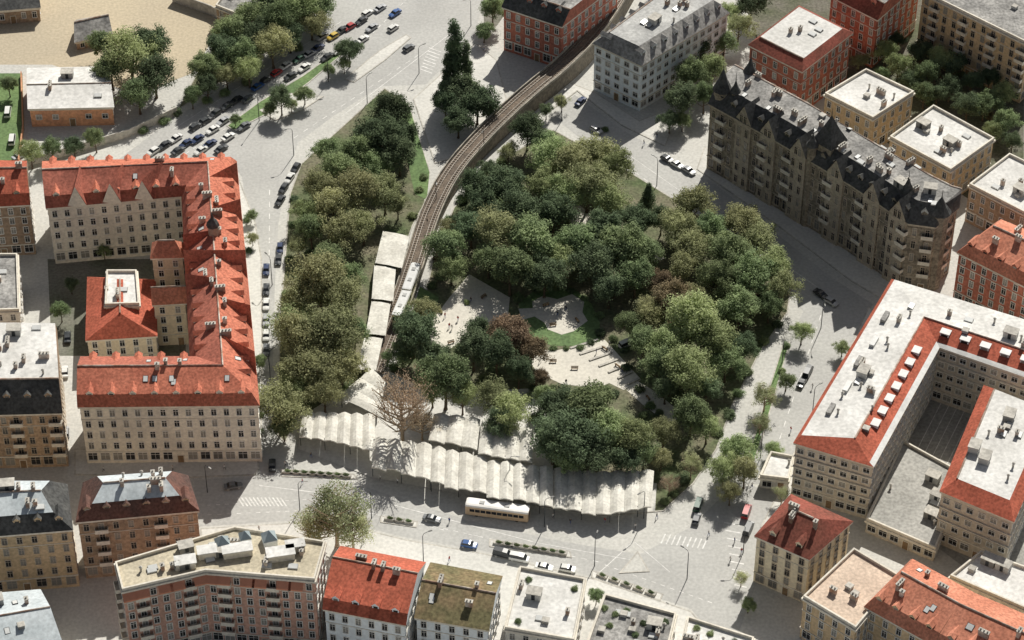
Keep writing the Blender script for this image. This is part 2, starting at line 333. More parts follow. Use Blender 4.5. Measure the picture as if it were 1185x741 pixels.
def building(kind,label,cat,st,h,prof,wall,roofs,storeys=5,sp_=3.0,hip=(0,0),dorm='',dsp=4.2,chim=4,vents=0,flat=False,wk='w',trim=None,sky=0,shop=True,z0=0,balc=0,awn=0,bands=False):
    global NB; NB+=1; R_=random.Random(NB*13+5)
    trim=trim or TRIM
    L=[G(*a,h) for a,_ in st]; R=[G(*c,h) for _,c in st]
    for p in L+R: p.z=0
    cen=sum(L+R,Vector())/len(L+R); L=[p-cen for p in L]; R=[p-cen for p in R]
    root=empty(kind,cen); top(root,label,cat)
    poly=L+R[::-1]; ns=len(L)
    sg=area(poly)>0
    b=B(); n=len(poly)
    for i in range(n):
        a,c=poly[i],poly[(i+1)%n]; b.face([(a.x,a.y,z0),(c.x,c.y,z0),(c.x,c.y,h),(a.x,a.y,h)] if sg else [(c.x,c.y,z0),(a.x,a.y,z0),(a.x,a.y,h),(c.x,c.y,h)])
    ob=obj("wall",b.mesh("wall",[wall]),root)
    b=B()
    def ring(d,a,c,inner=0.0):
        o1=offset(poly,d); o0=offset(poly,inner) if inner else poly
        for i in range(n):
            j=(i+1)%n
            b.face([(o1[i].x,o1[i].y,a),(o1[j].x,o1[j].y,a),(o1[j].x,o1[j].y,c),(o1[i].x,o1[i].y,c)])
            b.face([(o1[i].x,o1[i].y,c),(o1[j].x,o1[j].y,c),(o0[j].x,o0[j].y,c),(o0[i].x,o0[i].y,c)])
            b.face([(o1[i].x,o1[i].y,a),(o1[j].x,o1[j].y,a),(o0[j].x,o0[j].y,a),(o0[i].x,o0[i].y,a)])
            if inner: b.face([(o0[i].x,o0[i].y,a),(o0[j].x,o0[j].y,a),(o0[j].x,o0[j].y,c),(o0[i].x,o0[i].y,c)])
    sh=(h-1.2)/storeys
    ring(.42,h-.55,h-.02); obj("cornice",b.mesh("cornice",[trim]),root)
    b=B(); ring(.18,sh+.25,sh+.5); obj("string_course",b.mesh("string_course",[trim]),root)
    if storeys>3 and not bands: b=B(); ring(.12,h-sh-.95,h-sh-.78); obj("string_course",b.mesh("string_course",[trim]),root)
    if bands:
        for k in range(2,storeys): b=B(); ring(.45,sh*k+.25,sh*k+.45); obj("string_course",b.mesh("string_course",[trim]),root)
    if flat:
        q=offset(poly,-.3)
        roof=obj("roof",mesh("roof",[(p.x,p.y,h+.03) for p in q],[tuple(range(n))],[roofs[0]]),root)
        b=B(); ring(.1,h-.01,h+.8,-.3); obj("parapet",b.mesh("parapet",[trim]),root)
        zf=lambda t:h+.03
    else:
        q=offset(poly,.5); Lo=q[:ns]; Ro=q[ns:][::-1]; zm=max(z for _,z,_ in prof)
        b=B(); rows=[]
        for i in range(ns):
            row=[]
            for (t,z,_) in prof:
                p=Lo[i].lerp(Ro[i],t); p.z=h+z
                if i==0 and hip[0]: d=((Lo[1]+Ro[1])-(Lo[0]+Ro[0])).normalized(); p=p+d*hip[0]*z/zm
                if i==ns-1 and hip[1]: d=((Lo[-2]+Ro[-2])-(Lo[-1]+Ro[-1])).normalized(); p=p+d*hip[1]*z/zm
                row.append(p)
            rows.append(row)
        for i in range(ns-1):
            for j in range(len(prof)-1): b.face([rows[i][j],rows[i+1][j],rows[i+1][j+1],rows[i][j+1]],prof[j][2])
        k=len(roofs)
        b.face(rows[0],0 if hip[0] else k); b.face(rows[-1][::-1],0 if hip[1] else k)
        roof=obj("roof",b.mesh("roof",list(roofs)+[wall]),root)
        rj=max(range(len(prof)),key=lambda j:prof[j][1])
        rb_=B(); pts=[rows[i][rj]+Vector((0,0,.05)) for i in range(ns)]; rb_.tube(pts,[.22]*ns,6); obj("ridge_cap",rb_.mesh("ridge_cap",[CHIM if len(prof)<6 else ZINC]),roof)
        def zf(t):
            for j in range(len(prof)-1):
                if prof[j][0]<=t<=prof[j+1][0]: return h+prof[j][1]+(prof[j+1][1]-prof[j][1])*(t-prof[j][0])/(prof[j+1][0]-prof[j][0])
            return h
    tot=[((L[i+1]-L[i]).length+(R[i+1]-R[i]).length)/2 for i in range(ns-1)]
    def pick(t,m=.08):
        s=R_.uniform(m,1-m)*sum(tot)
        for i,l in enumerate(tot):
            if s<=l or i==ns-2: break
            s-=l
        s=min(1,s/tot[i]); a=L[i].lerp(L[i+1],s); c=R[i].lerp(R[i+1],s); dirv=(L[i+1]-L[i])
        return a.lerp(c,t),math.atan2(dirv.y,dirv.x)
    mrg=.22 if max(hip)>0 and ns==2 else .07
    for k in range(chim):
        t=R_.choice([.3,.42,.55,.68])+R_.uniform(-.05,.05); p,an=pick(t,mrg)
        obj("chimney",R_.choice(CHIMS),roof,(p.x,p.y,zf(t)),an+R_.choice([0,math.pi/2]))
    for k in range(vents):
        t=R_.uniform(.2,.8); p,an=pick(t,max(mrg,.1)); obj("roof_vent",VENTS[R_.choice([0,1,1,2,2,3,3])],roof,(p.x,p.y,zf(t)),an)
    for k in range(sky):
        t=R_.choice([.25,.3,.7,.75]); p,an=pick(t,mrg)
        o=obj("skylight",SKYM,roof,(p.x,p.y,zf(t)+.1),an)
        sl_=(zf(t+.02)-zf(t-.02))/(.04*(L[0]-R[0]).length); o.rotation_euler=(math.atan(sl_)*(1 if sg else -1),0,an)
    if dorm:
        key=(roofs[0].name,wall.name)
        if key not in DORM: DORM[key]=dormer_mesh(roofs[0],wall)
        for side in dorm:
            A,C=(L,R) if side=='L' else (R,L)
            for i in range(ns-1):
                e=A[i+1]-A[i]; ln=e.length; m=int(ln/dsp)
                nn=Vector((e.y,-e.x,0)).normalized()
                if nn.dot((A[i]-C[i])+(A[i+1]-C[i+1]))<0: nn=-nn
                for k in range(m):
                    s=(k+.5)/m
                    if not (.03<s<.97): continue
                    p=A[i].lerp(A[i+1],s); q2=C[i].lerp(C[i+1],s); t=.07
                    p=p.lerp(q2,t); zz=zf(t) if side=='L' else zf(1-t)
                    obj("dormer",DORM[key],roof,(p.x,p.y,zz-.1),math.atan2(nn.y,nn.x)+math.pi/2)
    cp_=poly if sg else poly[::-1]; edges=[]
    for i in range(n):
        a,c=cp_[i],cp_[(i+1)%n]; e=c-a
        if e.length<3: continue
        nn=Vector((e.y,-e.x,0)).normalized()
        if -nn.y>-.3: edges.append((-nn.y,a,c,nn))
    edges.sort(key=lambda x:-x[0]); cnt=0; sv=[];sf=[];smi=[]
    door=False
    for fy,a,c,nn in edges:
        ln=(c-a).length; m=max(1,int(ln/sp_)); an=math.atan2(nn.y,nn.x)+math.pi/2
        for k in range(m):
            p=a.lerp(c,(k+.5)/m)
            for r in range(storeys-1,-1,-1):
                zc=.6+sh*(r+.5)
                if balc and k%balc==1 and r>0 and fy>.2: obj("balcony",BALC,root,(p.x,p.y,zc),an)
                if awn and r==storeys-1 and k%3!=2 and fy>.4: obj("awning",AWNM,root,(p.x,p.y,zc),an)
                if r==0 and not door and k==m//2:
                    obj("door",DOOR,root,(p.x,p.y,z0),an); door=True; continue
                me=WINS[wk][1] if (r==0 and shop) else WINS[wk][0]
                if cnt<99: obj(me.name.split('.')[0],me,root,(p.x,p.y,zc),an); cnt+=1
                else:
                    mt=Matrix.Translation((p.x,p.y,zc))@Matrix.Rotation(an,4,'Z'); k0=len(sv)
                    sv+= [tuple(mt@v_.co) for v_ in me.vertices]; sf+=[tuple(k0+x for x in f_.vertices) for f_ in me.polygons]; smi+=[f_.material_index for f_ in me.polygons]
    if sv:
        o=obj("window",mesh("window",sv,sf,list(WINS[wk][0].materials),smi),root); o["kind"]="stuff"
    return root,roof,cen,h
def quad(FL,FR,BR,BL,axis='x'):
    return [(FL,BL),(FR,BR)] if axis=='x' else [(FL,FR),(BL,BR)]
bd=building
# left block
ast=[((52,192),(55,240)),((272,188),(212,226)),((298,468),(222,418)),((92,470),(97,418))]
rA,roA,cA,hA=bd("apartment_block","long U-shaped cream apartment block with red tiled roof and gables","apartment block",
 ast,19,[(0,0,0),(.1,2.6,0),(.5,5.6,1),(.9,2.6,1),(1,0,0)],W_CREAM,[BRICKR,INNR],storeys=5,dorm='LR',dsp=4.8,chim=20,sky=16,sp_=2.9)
AL=[G(*a,19)-cA for a,_ in ast]; AR=[G(*c,19)-cA for _,c in ast]
for p in AL+AR: p.z=0
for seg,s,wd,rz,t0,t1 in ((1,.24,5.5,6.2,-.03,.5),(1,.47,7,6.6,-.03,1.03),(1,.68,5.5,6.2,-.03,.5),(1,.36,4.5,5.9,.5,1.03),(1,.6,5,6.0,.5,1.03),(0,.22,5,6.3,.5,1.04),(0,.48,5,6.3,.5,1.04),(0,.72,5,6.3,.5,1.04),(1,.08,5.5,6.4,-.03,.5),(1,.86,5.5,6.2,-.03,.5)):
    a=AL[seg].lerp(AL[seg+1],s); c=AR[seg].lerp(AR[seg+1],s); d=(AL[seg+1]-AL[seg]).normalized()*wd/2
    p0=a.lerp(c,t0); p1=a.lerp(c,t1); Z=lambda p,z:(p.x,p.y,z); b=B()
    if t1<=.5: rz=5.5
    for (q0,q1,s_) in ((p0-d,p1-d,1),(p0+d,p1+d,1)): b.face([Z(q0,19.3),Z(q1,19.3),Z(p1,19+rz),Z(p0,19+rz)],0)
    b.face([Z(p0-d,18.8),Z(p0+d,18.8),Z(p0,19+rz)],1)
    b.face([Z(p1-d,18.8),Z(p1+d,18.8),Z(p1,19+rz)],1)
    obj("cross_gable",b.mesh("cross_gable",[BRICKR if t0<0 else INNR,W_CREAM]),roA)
b=B(); p=G(247,268,25)-cA; b.tube([(p.x,p.y,22),(p.x,p.y,27)],[1.3,1.3],8,0); b.tube([(p.x,p.y,27),(p.x,p.y,28),(p.x,p.y,29.2),(p.x,p.y,31)],[1.7,1.4,.5,.05],8,1); obj("turret",b.mesh("turret",[TRIMD,SLATE]),roA)
bd("courtyard_house","red roofed rear house inside the courtyard of the block","house",quad((101,393),(180,388),(178,325),(103,322),'y'),9,[(0,0,0),(.5,4,0),(1,0,0)],W_BEIGE,[RED],3,hip=(5,5),chim=2,shop=False)
bd("courtyard_house","narrow rear house with pale flat sheet roof in the courtyard","house",quad((122,354),(161,353),(158,315),(124,315)),12.6,FLAT,W_BEIGE,[WROOF],4,flat=True,chim=0,vents=1,shop=False)
bd("stair_tower","beige stair tower with orange roof in the courtyard","tower",quad((176,298),(211,297),(210,282),(178,282)),17,LOWG,W_BEIGE,[ORANGE],5,chim=0,shop=False,hip=(2,2))
bd("stair_tower","beige rear wing with orange lean-to roof in the courtyard","tower",quad((178,352),(214,350),(213,335),(178,336)),14,LOWG,W_BEIGE,[ORANGE],4,chim=0,shop=False)
# left edge
bd("town_house","dark stone town house with red hipped roof","house",quad((-40,240),(33,236),(30,192),(-40,190)),17,BROK,W_BROWN,[RED],5,dorm='L',chim=3)
bd("town_house","low building with plain grey flat roof","house",quad((-40,362),(22,360),(20,296),(-40,296)),12,FLAT,W_GREY,[GREYT],4,flat=True,chim=1,vents=3)
bd("tenement","brown sandstone tenement with white flat roof and dark mansard","tenement",quad((-50,480),(70,477),(64,385),(-50,383)),18,[(0,0,0),(.18,6.5,1),(.85,6.5,0),(1,0,0)],W_BROWN,[SLATE,WROOF],5,dorm='L',chim=6,vents=5,wk='d',balc=3)
bd("tenement","brown corner tenement with faceted pale blue metal roof","tenement",quad((90,603),(228,590),(216,552),(98,560)),19,FACET,W_BROWN,[UMBER,ZBLUE],5,dorm='L',chim=6,vents=2,hip=(6,6),wk='d',balc=4)
bd("tenement","dark ochre tenement with faceted pale metal roof","tenement",quad((-40,622),(82,612),(76,562),(-40,562)),19,FACET,W_OCHRE,[SLATE,ZBLUE],5,dorm='L',chim=6,vents=3,hip=(6,6),wk='d')
bd("workshop","low workshop with pale blue-grey metal roof","workshop",quad((-30,770),(70,745),(45,684),(-30,690)),12,LOWG,W_GREY,[ZBLUE],3,chim=1,vents=2,sky=2)
bd("warehouse","orange brick warehouse with pale sheet roof","warehouse",quad((34,125),(130,123),(124,78),(33,80)),6.5,[(0,0,0),(.5,1.2,0),(1,0,0)],W_ORB,[WROOF],1,sp_=4,chim=1,vents=2,wk='s',shop=False)
# top centre
bd("tenement","red brick corner tenement with dark roof","tenement",quad((583,8),(650,30),(715,-20),(650,-52)),15,MANS,W_RED,[SLATE,GREYT],4,dorm='L',chim=4,wk='w')
bd("office_building","white plastered corner building with grey mansard roof","building",quad((688,50),(742,75),(842,15),(785,-25),'y'),16,[(0,0,0),(.2,3.6,1),(.8,3.6,0),(1,0,0)],W_WHITE,[GREYT,LROOF],5,dorm='LR',chim=4,vents=5,hip=(3,3),sp_=2.8,wk='s')
# gothic range
gst=[((822,120),(862,84)),((900,163),(946,128)),((985,213),(1028,178)),((1052,258),(1085,208)),((1082,262),(1103,222)),((1108,240),(1108,236))]
gr,groof,gc,gh=bd("palace_building","long brown stone Gothic Revival range with slate roof and turrets","large building",gst,22,[(0,0,0),(.22,4.5,1),(.7,5.2,0),(1,0,0)],W_STONE,[SLATE,GREYT],5,dorm='L',dsp=4.0,chim=22,vents=10,sp_=2.7,wk='g',trim=TRIMD,sky=10,balc=5)
def turret(u,v,r,hh,cone,n=10):
    p=G(u,v,hh)-gc; b=B()
    for k in range(n):
        a0,a1=2*math.pi*k/n,2*math.pi*(k+1)/n
        c0=(p.x+r*math.cos(a0),p.y+r*math.sin(a0)); c1=(p.x+r*math.cos(a1),p.y+r*math.sin(a1))
        b.face([(*c0,0),(*c1,0),(*c1,hh),(*c0,hh)],0)
        d0=(p.x+(r+.5)*math.cos(a0),p.y+(r+.5)*math.sin(a0)); d1=(p.x+(r+.5)*math.cos(a1),p.y+(r+.5)*math.sin(a1))
        e0=(p.x+r*.55*math.cos(a0),p.y+r*.55*math.sin(a0)); e1=(p.x+r*.55*math.cos(a1),p.y+r*.55*math.sin(a1))
        b.face([(*c0,hh-.4),(*c1,hh-.4),(*d1,hh),(*d0,hh)],0)
        b.face([(*d0,hh),(*d1,hh),(*e1,hh+cone*.45),(*e0,hh+cone*.45)],1)
        b.face([(*e0,hh+cone*.45),(*e1,hh+cone*.45),(p.x,p.y,hh+cone)],1)
    b.tube([(p.x,p.y,hh+cone-.3),(p.x,p.y,hh+cone+2)],[.12,.05],5,2)
    obj("turret",b.mesh("turret",[W_STONE,SLATE,DARKM]),gr)
turret(836,103,2.2,26,7); turret(868,83,1.5,27,5); turret(851,106,1.1,26.5,4); turret(960,162,4.2,27,8,4); turret(940,168,1.2,26.5,4); turret(1088,245,2.4,24.5,5); turret(1050,221,1.5,26.5,4.5,4)
for (u,v) in ((862,141),(890,157),(925,178),(968,203),(1010,230),(1040,250)):
    p=G(u,v,22)-gc; b=B(); an=math.atan2((G(1052,258,22)-G(822,120,22)).y,(G(1052,258,22)-G(822,120,22)).x)
    c_,s_=math.cos(an),math.sin(an)
    T=lambda x,y,z:(p.x+x*c_-y*s_,p.y+x*s_+y*c_,z)
    b.face([T(-2.6,-.6,0),T(2.6,-.6,0),T(2.6,-.6,22.5),T(0,-.6,27.3),T(-2.6,-.6,22.5)],0)
    b.face([T(-2.6,-.6,0),T(-2.6,.6,0),T(-2.6,.6,22.5),T(-2.6,-.6,22.5)],0); b.face([T(2.6,-.6,0),T(2.6,.6,0),T(2.6,.6,22.5),T(2.6,-.6,22.5)],0)
    b.face([T(-2.9,-.8,22.2),T(0,-.8,27.6),T(0,5,27.6),T(-2.9,5,22.2)],1); b.face([T(2.9,-.8,22.2),T(0,-.8,27.6),T(0,5,27.6),T(2.9,5,22.2)],1)
    obj("gable",b.mesh("gable",[TRIMD,SLATE]),gr)
    for r in range(6):
        for x in (-1.3,1.3):
            if r==5: x*=.5
            q=T(x,-.62,2.6+r*4.1); obj("window",WINS['g'][0],gr,q,an)
# north-east
bd("villa","red brick villa block with white flat roof and maroon skirt","house",quad((868,52),(928,82),(985,38),(925,8)),16,[(0,0,0),(.12,2,1),(.88,2,0),(1,0,0)],W_RED,[MAROON,WROOF],4,chim=2,vents=3,hip=(2,2))
bd("villa","brown rear building with white flat roof","house",quad((955,110),(1010,138),(1057,108),(1002,82)),12,FLAT,W_OCHRE,[WROOF],3,flat=True,chim=2,vents=4)
bd("villa","brown rear building with patched pale flat roof","house",quad((1030,160),(1100,198),(1150,162),(1080,124)),12,FLAT,W_OCHRE,[WROOF],3,flat=True,chim=3,vents=7)
bd("villa","rear building with bright white flat roof","house",quad((1122,215),(1190,250),(1240,215),(1168,180)),12,FLAT,W_BROWN,[WROOF],3,flat=True,chim=3,vents=4)
bd("tenement","red brick tenement with orange hipped roof and dormers","tenement",quad((1110,292),(1195,335),(1245,295),(1155,258)),16,BROK,W_RED,[ORANGE],5,dorm='L',chim=4,hip=(4,4))
bd("tenement","dark red brick tenement with steep roof","tenement",quad((962,-5),(1015,22),(1065,-22),(1010,-45)),17,MANS,W_RED,[MAROON,GREYT],5,dorm='L',chim=3)
bd("tenement","tan tenement with rows of windows and flat roof","tenement",quad((1068,-8),(1190,52),(1250,-10),(1130,-60)),20,FLAT,W_OCHRE,[GREYT],6,flat=True,chim=3,vents=3,wk='d',balc=3)
# large complex
IP=[(0,0,0),(.055,1.0,1),(.66,2.2,0),(.93,.3,2),(1,-.05,2)]
ist=[((921,512),(1010,538)),((1033,325),(1086,400)),((1230,385),(1230,450))]
ir,iroof,ic,ih=bd("office_complex","large courtyard complex with pale flat roof and red tiled slopes","building",ist,18,IP,W_TAUPE,[RED,WROOF,ZINC],5,chim=5,vents=18,hip=(5,0),sp_=2.6,wk='s',bands=True)
LA,RA=[G(*a,18)-ic for a,_ in ist],[G(*c,18)-ic for _,c in ist]
for p in LA+RA: p.z=0
dv=LA[1]-LA[0]; an=math.atan2(dv.y,dv.x)
b=B(); b.box(-1.1,1.1,-.9,.9,17.6,19.9,1); b.box(-1.25,1.25,-1.0,1.0,19.9,20.05,0); b.box(-.8,.8,-.94,-.9,18.7,19.7,2); DB=b.mesh("dormer",[ZINC,W_WHITE,GLASS])
for i in range(7):
    s=.24+i*.095; p=LA[0].lerp(LA[1],s).lerp(RA[0].lerp(RA[1],s),.8); obj("dormer",DB,iroof,(p.x,p.y,0),an)
for i in range(5):
    s=.2+i*.15; p=LA[0].lerp(LA[1],s).lerp(RA[0].lerp(RA[1],s),.2+.04*(i%2)); b=B(); b.box(-1.8,1.8,-.6,.6,18.8,20.2+.1*(i%3),0,an,(p.x,p.y)); obj("roof_box",b.mesh("roof_box",[ZINC if i%2 else GREYT]),iroof)
for i in range(5):
    s=.12+i*.15; p=LA[1].lerp(LA[2],s).lerp(RA[1].lerp(RA[2],s),.8); d2=LA[2]-LA[1]; obj("dormer",DB,iroof,(p.x,p.y,0),math.atan2(d2.y,d2.x))
bd("office_wing","inner courtyard wing with pale roof and red tiled edge","building",quad((1090,568),(1172,602),(1225,482),(1140,448),'y'),17,[(0,0,0),(.16,2,1),(.86,2,0),(1,0,0)],W_TAUPE,[RED,WROOF],4,chim=2,vents=10,hip=(4,2),sp_=2.6,wk='s',bands=True)
tb=bd("terrace_building","low courtyard block with pale paved roof terrace","building",quad((1003,602),(1082,636),(1118,552),(1045,512)),4,FLAT,W_TAUPE,[DCOURT],1,flat=True,chim=0,vents=6,wk='s',sp_=2.6)
# bottom right
bd("corner_house","beige corner house with maroon hipped roof","house",quad((876,620),(936,646),(984,604),(916,574)),15,[(0,0,0),(.5,4.5,0),(1,0,0)],W_BEIGE,[MAROON],5,hip=(5,5),chim=4,dorm='L',dsp=5,wk='d')
bd("town_house","ochre town house with flat beige roof","house",quad((930,692),(990,728),(1040,668),(988,637),'y'),13,FLAT,W_OCHRE,[BEIGER],4,flat=True,chim=2,vents=2)
bd("town_house","ochre town house with orange roof and dormers","house",quad((1003,702),(1080,745),(1128,690),(1055,650)),14,BROK,W_OCHRE,[ORANGE],4,dorm='L',chim=4,hip=(3,0),sky=3)
bd("town_house","town house with orange roof beside the terrace","house",quad((1085,748),(1190,800),(1235,735),(1132,692)),14,BROK,W_BROWN,[ORANGE],4,dorm='L',chim=4,sky=3)
bd("annexe","low grey flat annexe between the houses","annexe",quad((1100,668),(1185,705),(1220,670),(1135,640)),8,FLAT,W_GREY,[WROOF],2,flat=True,chim=0,vents=4)
# bottom row
kr,kroof,kc,kh=bd("apartment_building","angled red-brown apartment building with tan roof and glass pyramids","apartment building",[((142,684),(134,653)),((238,662),(272,612)),((364,672),(376,629))],23,FLAT,W_MIX,[TROOF],7,flat=True,chim=6,vents=14,sp_=2.6,balc=4,awn=1)
for (u,v,s) in ((258,634,1.5),(284,627,1.2),(312,628,1.5)):
    p=G(u,v,23)-kc; b=B(); b.box(-s,s,-s,s,23.03,24.8,1,.3,(p.x,p.y))
    for k in range(4):
        a0,a1=.3+math.pi/4+k*math.pi/2,.3+math.pi/4+(k+1)*math.pi/2; r=s*1.5
        b.face([(p.x+r*math.cos(a0),p.y+r*math.sin(a0),24.8),(p.x+r*math.cos(a1),p.y+r*math.sin(a1),24.8),(p.x,p.y,24.8+s*1.4)],0)
    obj("glass_pyramid",b.mesh("glass_pyramid",[BLUEG,W_WHITE]),kroof)
for (u,v,a,c) in ((275,641,3.2,1.3),(325,645,3,1.4),(215,655,2.2,1.3),(240,643,2,1.2),(342,636,2,1.1)):
    p=G(u,v,23)-kc; b=B(); b.box(-a,a,-c,c,23.03,24.9,0,.2,(p.x,p.y)); b.box(-a-.2,a+.2,-c-.2,c+.2,24.9,25.1,1,.2,(p.x,p.y)); obj("penthouse",b.mesh("penthouse",[W_CREAM,WROOF]),kroof)
bd("town_house","house with bright red tiled roof and dormers","house",quad((376,704),(468,722),(490,652),(396,634)),15,[(0,0,0),(.1,1.8,0),(.6,4.5,0),(1,0,0)],W_WHITE,[RED],4,dorm='L',chim=4)
bd("town_house","white house with mossy brown roof","house",quad((482,714),(564,728),(579,668),(500,653)),13,LOWG,W_WHITE,[MOSS],4,chim=3,sky=3)
pb3=bd("town_house","house with pale flat roof and vents","house",quad((585,728),(664,742),(677,672),(602,658)),10,FLAT,W_GREY,[WROOF],3,flat=True,chim=2,vents=4)
pb1=bd("commercial_building","low commercial building with cluttered dark planted roof terrace","building",quad((680,745),(770,762),(782,712),(700,690)),8,FLAT,W_GREY,[GREYT],2,flat=True,chim=2,vents=10)
pb2=bd("commercial_building","low commercial building with white flat roof and plants","building",quad((785,768),(860,785),(872,740),(796,716)),8,FLAT,W_GREY,[WROOF],2,flat=True,chim=2,vents=7)
# ---------------------------------------------------------------- trees
def leaf_mesh(name,seed,mat,ncl,nlf,shape='round',size=.075,rc=(.13,.27)):
    rg=np.random.RandomState(seed); V=[]
    lop=rg.uniform(.62,1.22,size=8); lz=rg.uniform(.7,1.15,size=8)
    for i in range(ncl):
        d=rg.normal(size=3); d/=np.linalg.norm(d)
        if shape=='cone':
            t=rg.rand()**1.3; a=rg.rand()*6.28; r=(1-t)*.62*(.5+.5*rg.rand()); c=np.array([r*math.cos(a),r*math.sin(a),.35+t*2.3]); cr=.12+.2*(1-t)
        elif shape=='poplar':
            c=d*np.array([.18,.18,1.35])*rg.uniform(.5,1)+np.array([0,0,1.7]); cr=rg.uniform(.08,.17)
        elif shape=='bush':
            c=d*np.array([.75,.75,.35])*rg.uniform(.4,1); c[2]=abs(c[2])+.15; cr=rg.uniform(.2,.35)
        else:
            if d[2]<-.35: d[2]*=-1
            k_=int((math.atan2(d[1],d[0])+math.pi)/6.2832*7.99); k8=lop[k_]
            c=d*np.array([.9*k8,.9*k8,.72*lz[k_]])*rg.uniform(.4,1.12)+np.array([0,0,1.4]); cr=rg.uniform(*rc)
        k=int(nlf*rg.uniform(.6,1.4))
        u=rg.normal(size=(k,3)); u[:,2]+=.25; u/=np.linalg.norm(u,axis=1)[:,None]
        pos=c+u*cr*rg.uniform(.45,1.45,size=(k,1))
        nr=u+rg.normal(size=(k,3))*.6; nr[:,2]+=.45; nr/=np.linalg.norm(nr,axis=1)[:,None]
        a=np.cross(nr,rg.normal(size=(k,3))); a/=np.linalg.norm(a,axis=1)[:,None]; bb=np.cross(nr,a)
        s=size*rg.uniform(.55,1.15,size=(k,1))
        q=np.stack([pos-a*s,pos-bb*s*.7,pos+a*s,pos+bb*s*.7],axis=1); V.append(q.reshape(-1,3))
    V=np.concatenate(V); n=len(V)//4
    me=bpy.data.meshes.new(name); me.vertices.add(len(V)); me.vertices.foreach_set('co',V.astype(np.float32).ravel())
    me.loops.add(n*4); me.loops.foreach_set('vertex_index',np.arange(n*4,dtype=np.int32)); me.polygons.add(n)
    me.polygons.foreach_set('loop_start',np.arange(0,n*4,4,dtype=np.int32)); me.polygons.foreach_set('loop_total',np.full(n,4,dtype=np.int32))
    me.materials.append(mat); me.update(calc_edges=True); return me
def LM(name,a,c): return M(name,a,c,s1=.2,s2=.9,grain=.28,orand=.25,kind='leaf')
leafm={'dark':LM("leaves_dark",(.18,.235,.135),(.13,.175,.105)),'mid':LM("leaves_mid",(.28,.35,.18),(.21,.27,.145)),
 'olive':LM("leaves_olive",(.41,.425,.23),(.33,.345,.19)),'light':LM("leaves_light",(.40,.465,.24),(.32,.38,.19)),
 'red':LM("leaves_copper",(.26,.20,.13),(.21,.17,.115)),'bare':LM("budding_twigs",(.46,.36,.25),(.36,.28,.19)),'pale':LM("leaves_pale",(.48,.51,.30),(.40,.44,.25))}
CR={}
for k in leafm:
    if k=='bare': CR[k]=[leaf_mesh("crown",50+i,leafm[k],70,40,size=.024,rc=(.1,.25)) for i in range(2)]
    elif k=='pale': CR[k]=[leaf_mesh("crown",70+i,leafm[k],85,60,size=.036) for i in range(2)]
    elif k in('olive','light'): CR[k]=[leaf_mesh("crown",ord(k[0])*7+11*i,leafm[k],95+8*i,95,size=.04) for i in range(4)]
    else: CR[k]=[leaf_mesh("crown",ord(k[0])*7+11*i,leafm[k],85+8*i,120,size=.044) for i in range(4)]
CR['conifer']=[leaf_mesh("crown",91+i,leafm['dark'],60,130,'cone',.055) for i in range(2)]
CR['poplar']=[leaf_mesh("crown",97,leafm['dark'],70,130,'poplar',.033)]
BU={k:leaf_mesh("foliage",120+i,leafm[k],18,150,'bush',.07) for i,k in enumerate(('dark','mid','light','red'))}
def trunk_mesh(seed,spread=1,nl=9,mat=None):
    r=random.Random(seed); b=B(); b.tube([(0,0,0),(.01,0,.12),(.02,.01,.6),(0,.03,1.1),(.02,.0,1.7)],[.085,.06,.05,.035,.012],8)
    for i in range(nl):
        a=i*2.4+r.random(); z=.5+.9*i/nl; l=r.uniform(.45,.75)*spread
        p1=(math.cos(a)*l*.5,math.sin(a)*l*.5,z+l*.35); p2=(math.cos(a)*l,math.sin(a)*l,z+l*.75)
        b.tube([(0.01,.01,z),p1,p2],[.028,.018,.005],5)
        for s in (-.5,.5)+((-.9,.2,.9) if nl>12 else ()):
            p3=(math.cos(a+s)*l*.95,math.sin(a+s)*l*.95,z+l*.95); b.tube([p1,p3],[.014,.004],4)
    return b.mesh("trunk",[mat or BARK],True)
TR=[trunk_mesh(3),trunk_mesh(8)]; TRS=trunk_mesh(5,.2); TRB=trunk_mesh(6,1.25,20,BARKL)
names={'dark':"dense dark green broadleaf tree in the park",'mid':"full green broadleaf tree with rounded crown",'olive':"yellow-green spring tree with fine foliage",'light':"fresh light green tree in young leaf",'red':"copper-leaved tree among the green ones",'bare':"brown barely budding tree beside the canopy roofs",'pale':"pale spreading street tree with thin new leaves",'conifer':"dark pointed conifer in the park",'poplar':"tall narrow dark poplar by the railway"}
NT=0
def tree(u,v,r,k='mid',f=1.0):
    global NT; NT+=1; R_=random.Random(NT*31)
    if k=='mid':
        x_=R_.random(); k='light' if x_<.18 else 'olive' if x_<.32 else 'mid'
    if k not in('poplar','bare','conifer') and r>15: r*=1.05
    s=r/4.45
    zc={'conifer':1.1,'poplar':1.7}.get(k,1.4)*s*f
    p=G(u,v,zc); a=R_.uniform(0,6.28)
    e=empty({'conifer':'conifer_tree','poplar':'poplar_tree'}.get(k,'tree'),(p.x,p.y,.1),a,(s*R_.uniform(.9,1.1),s*R_.uniform(.9,1.1),s*f*R_.uniform(.88,1.1)))
    top(e,names[k],'tree',"trees of the square and streets")
    obj("trunk",TRS if k in('conifer','poplar') else TRB if k in('bare','pale') else R_.choice(TR),e); obj("crown",R_.choice(CR[k]),e)
def bush(u,v,r,k='mid'):
    global NT; NT+=1
    s=r/4.45; p=G(u,v,.3*s); e=empty("shrub",(p.x,p.y,.12),NT*1.7,(s,s,s)); top(e,{'red':"reddish shrub in the park bed",'light':"light green shrub in the park bed"}.get(k,"green shrub at the park edge"),'shrub',"park shrubs")
    obj("foliage",BU[k],e)
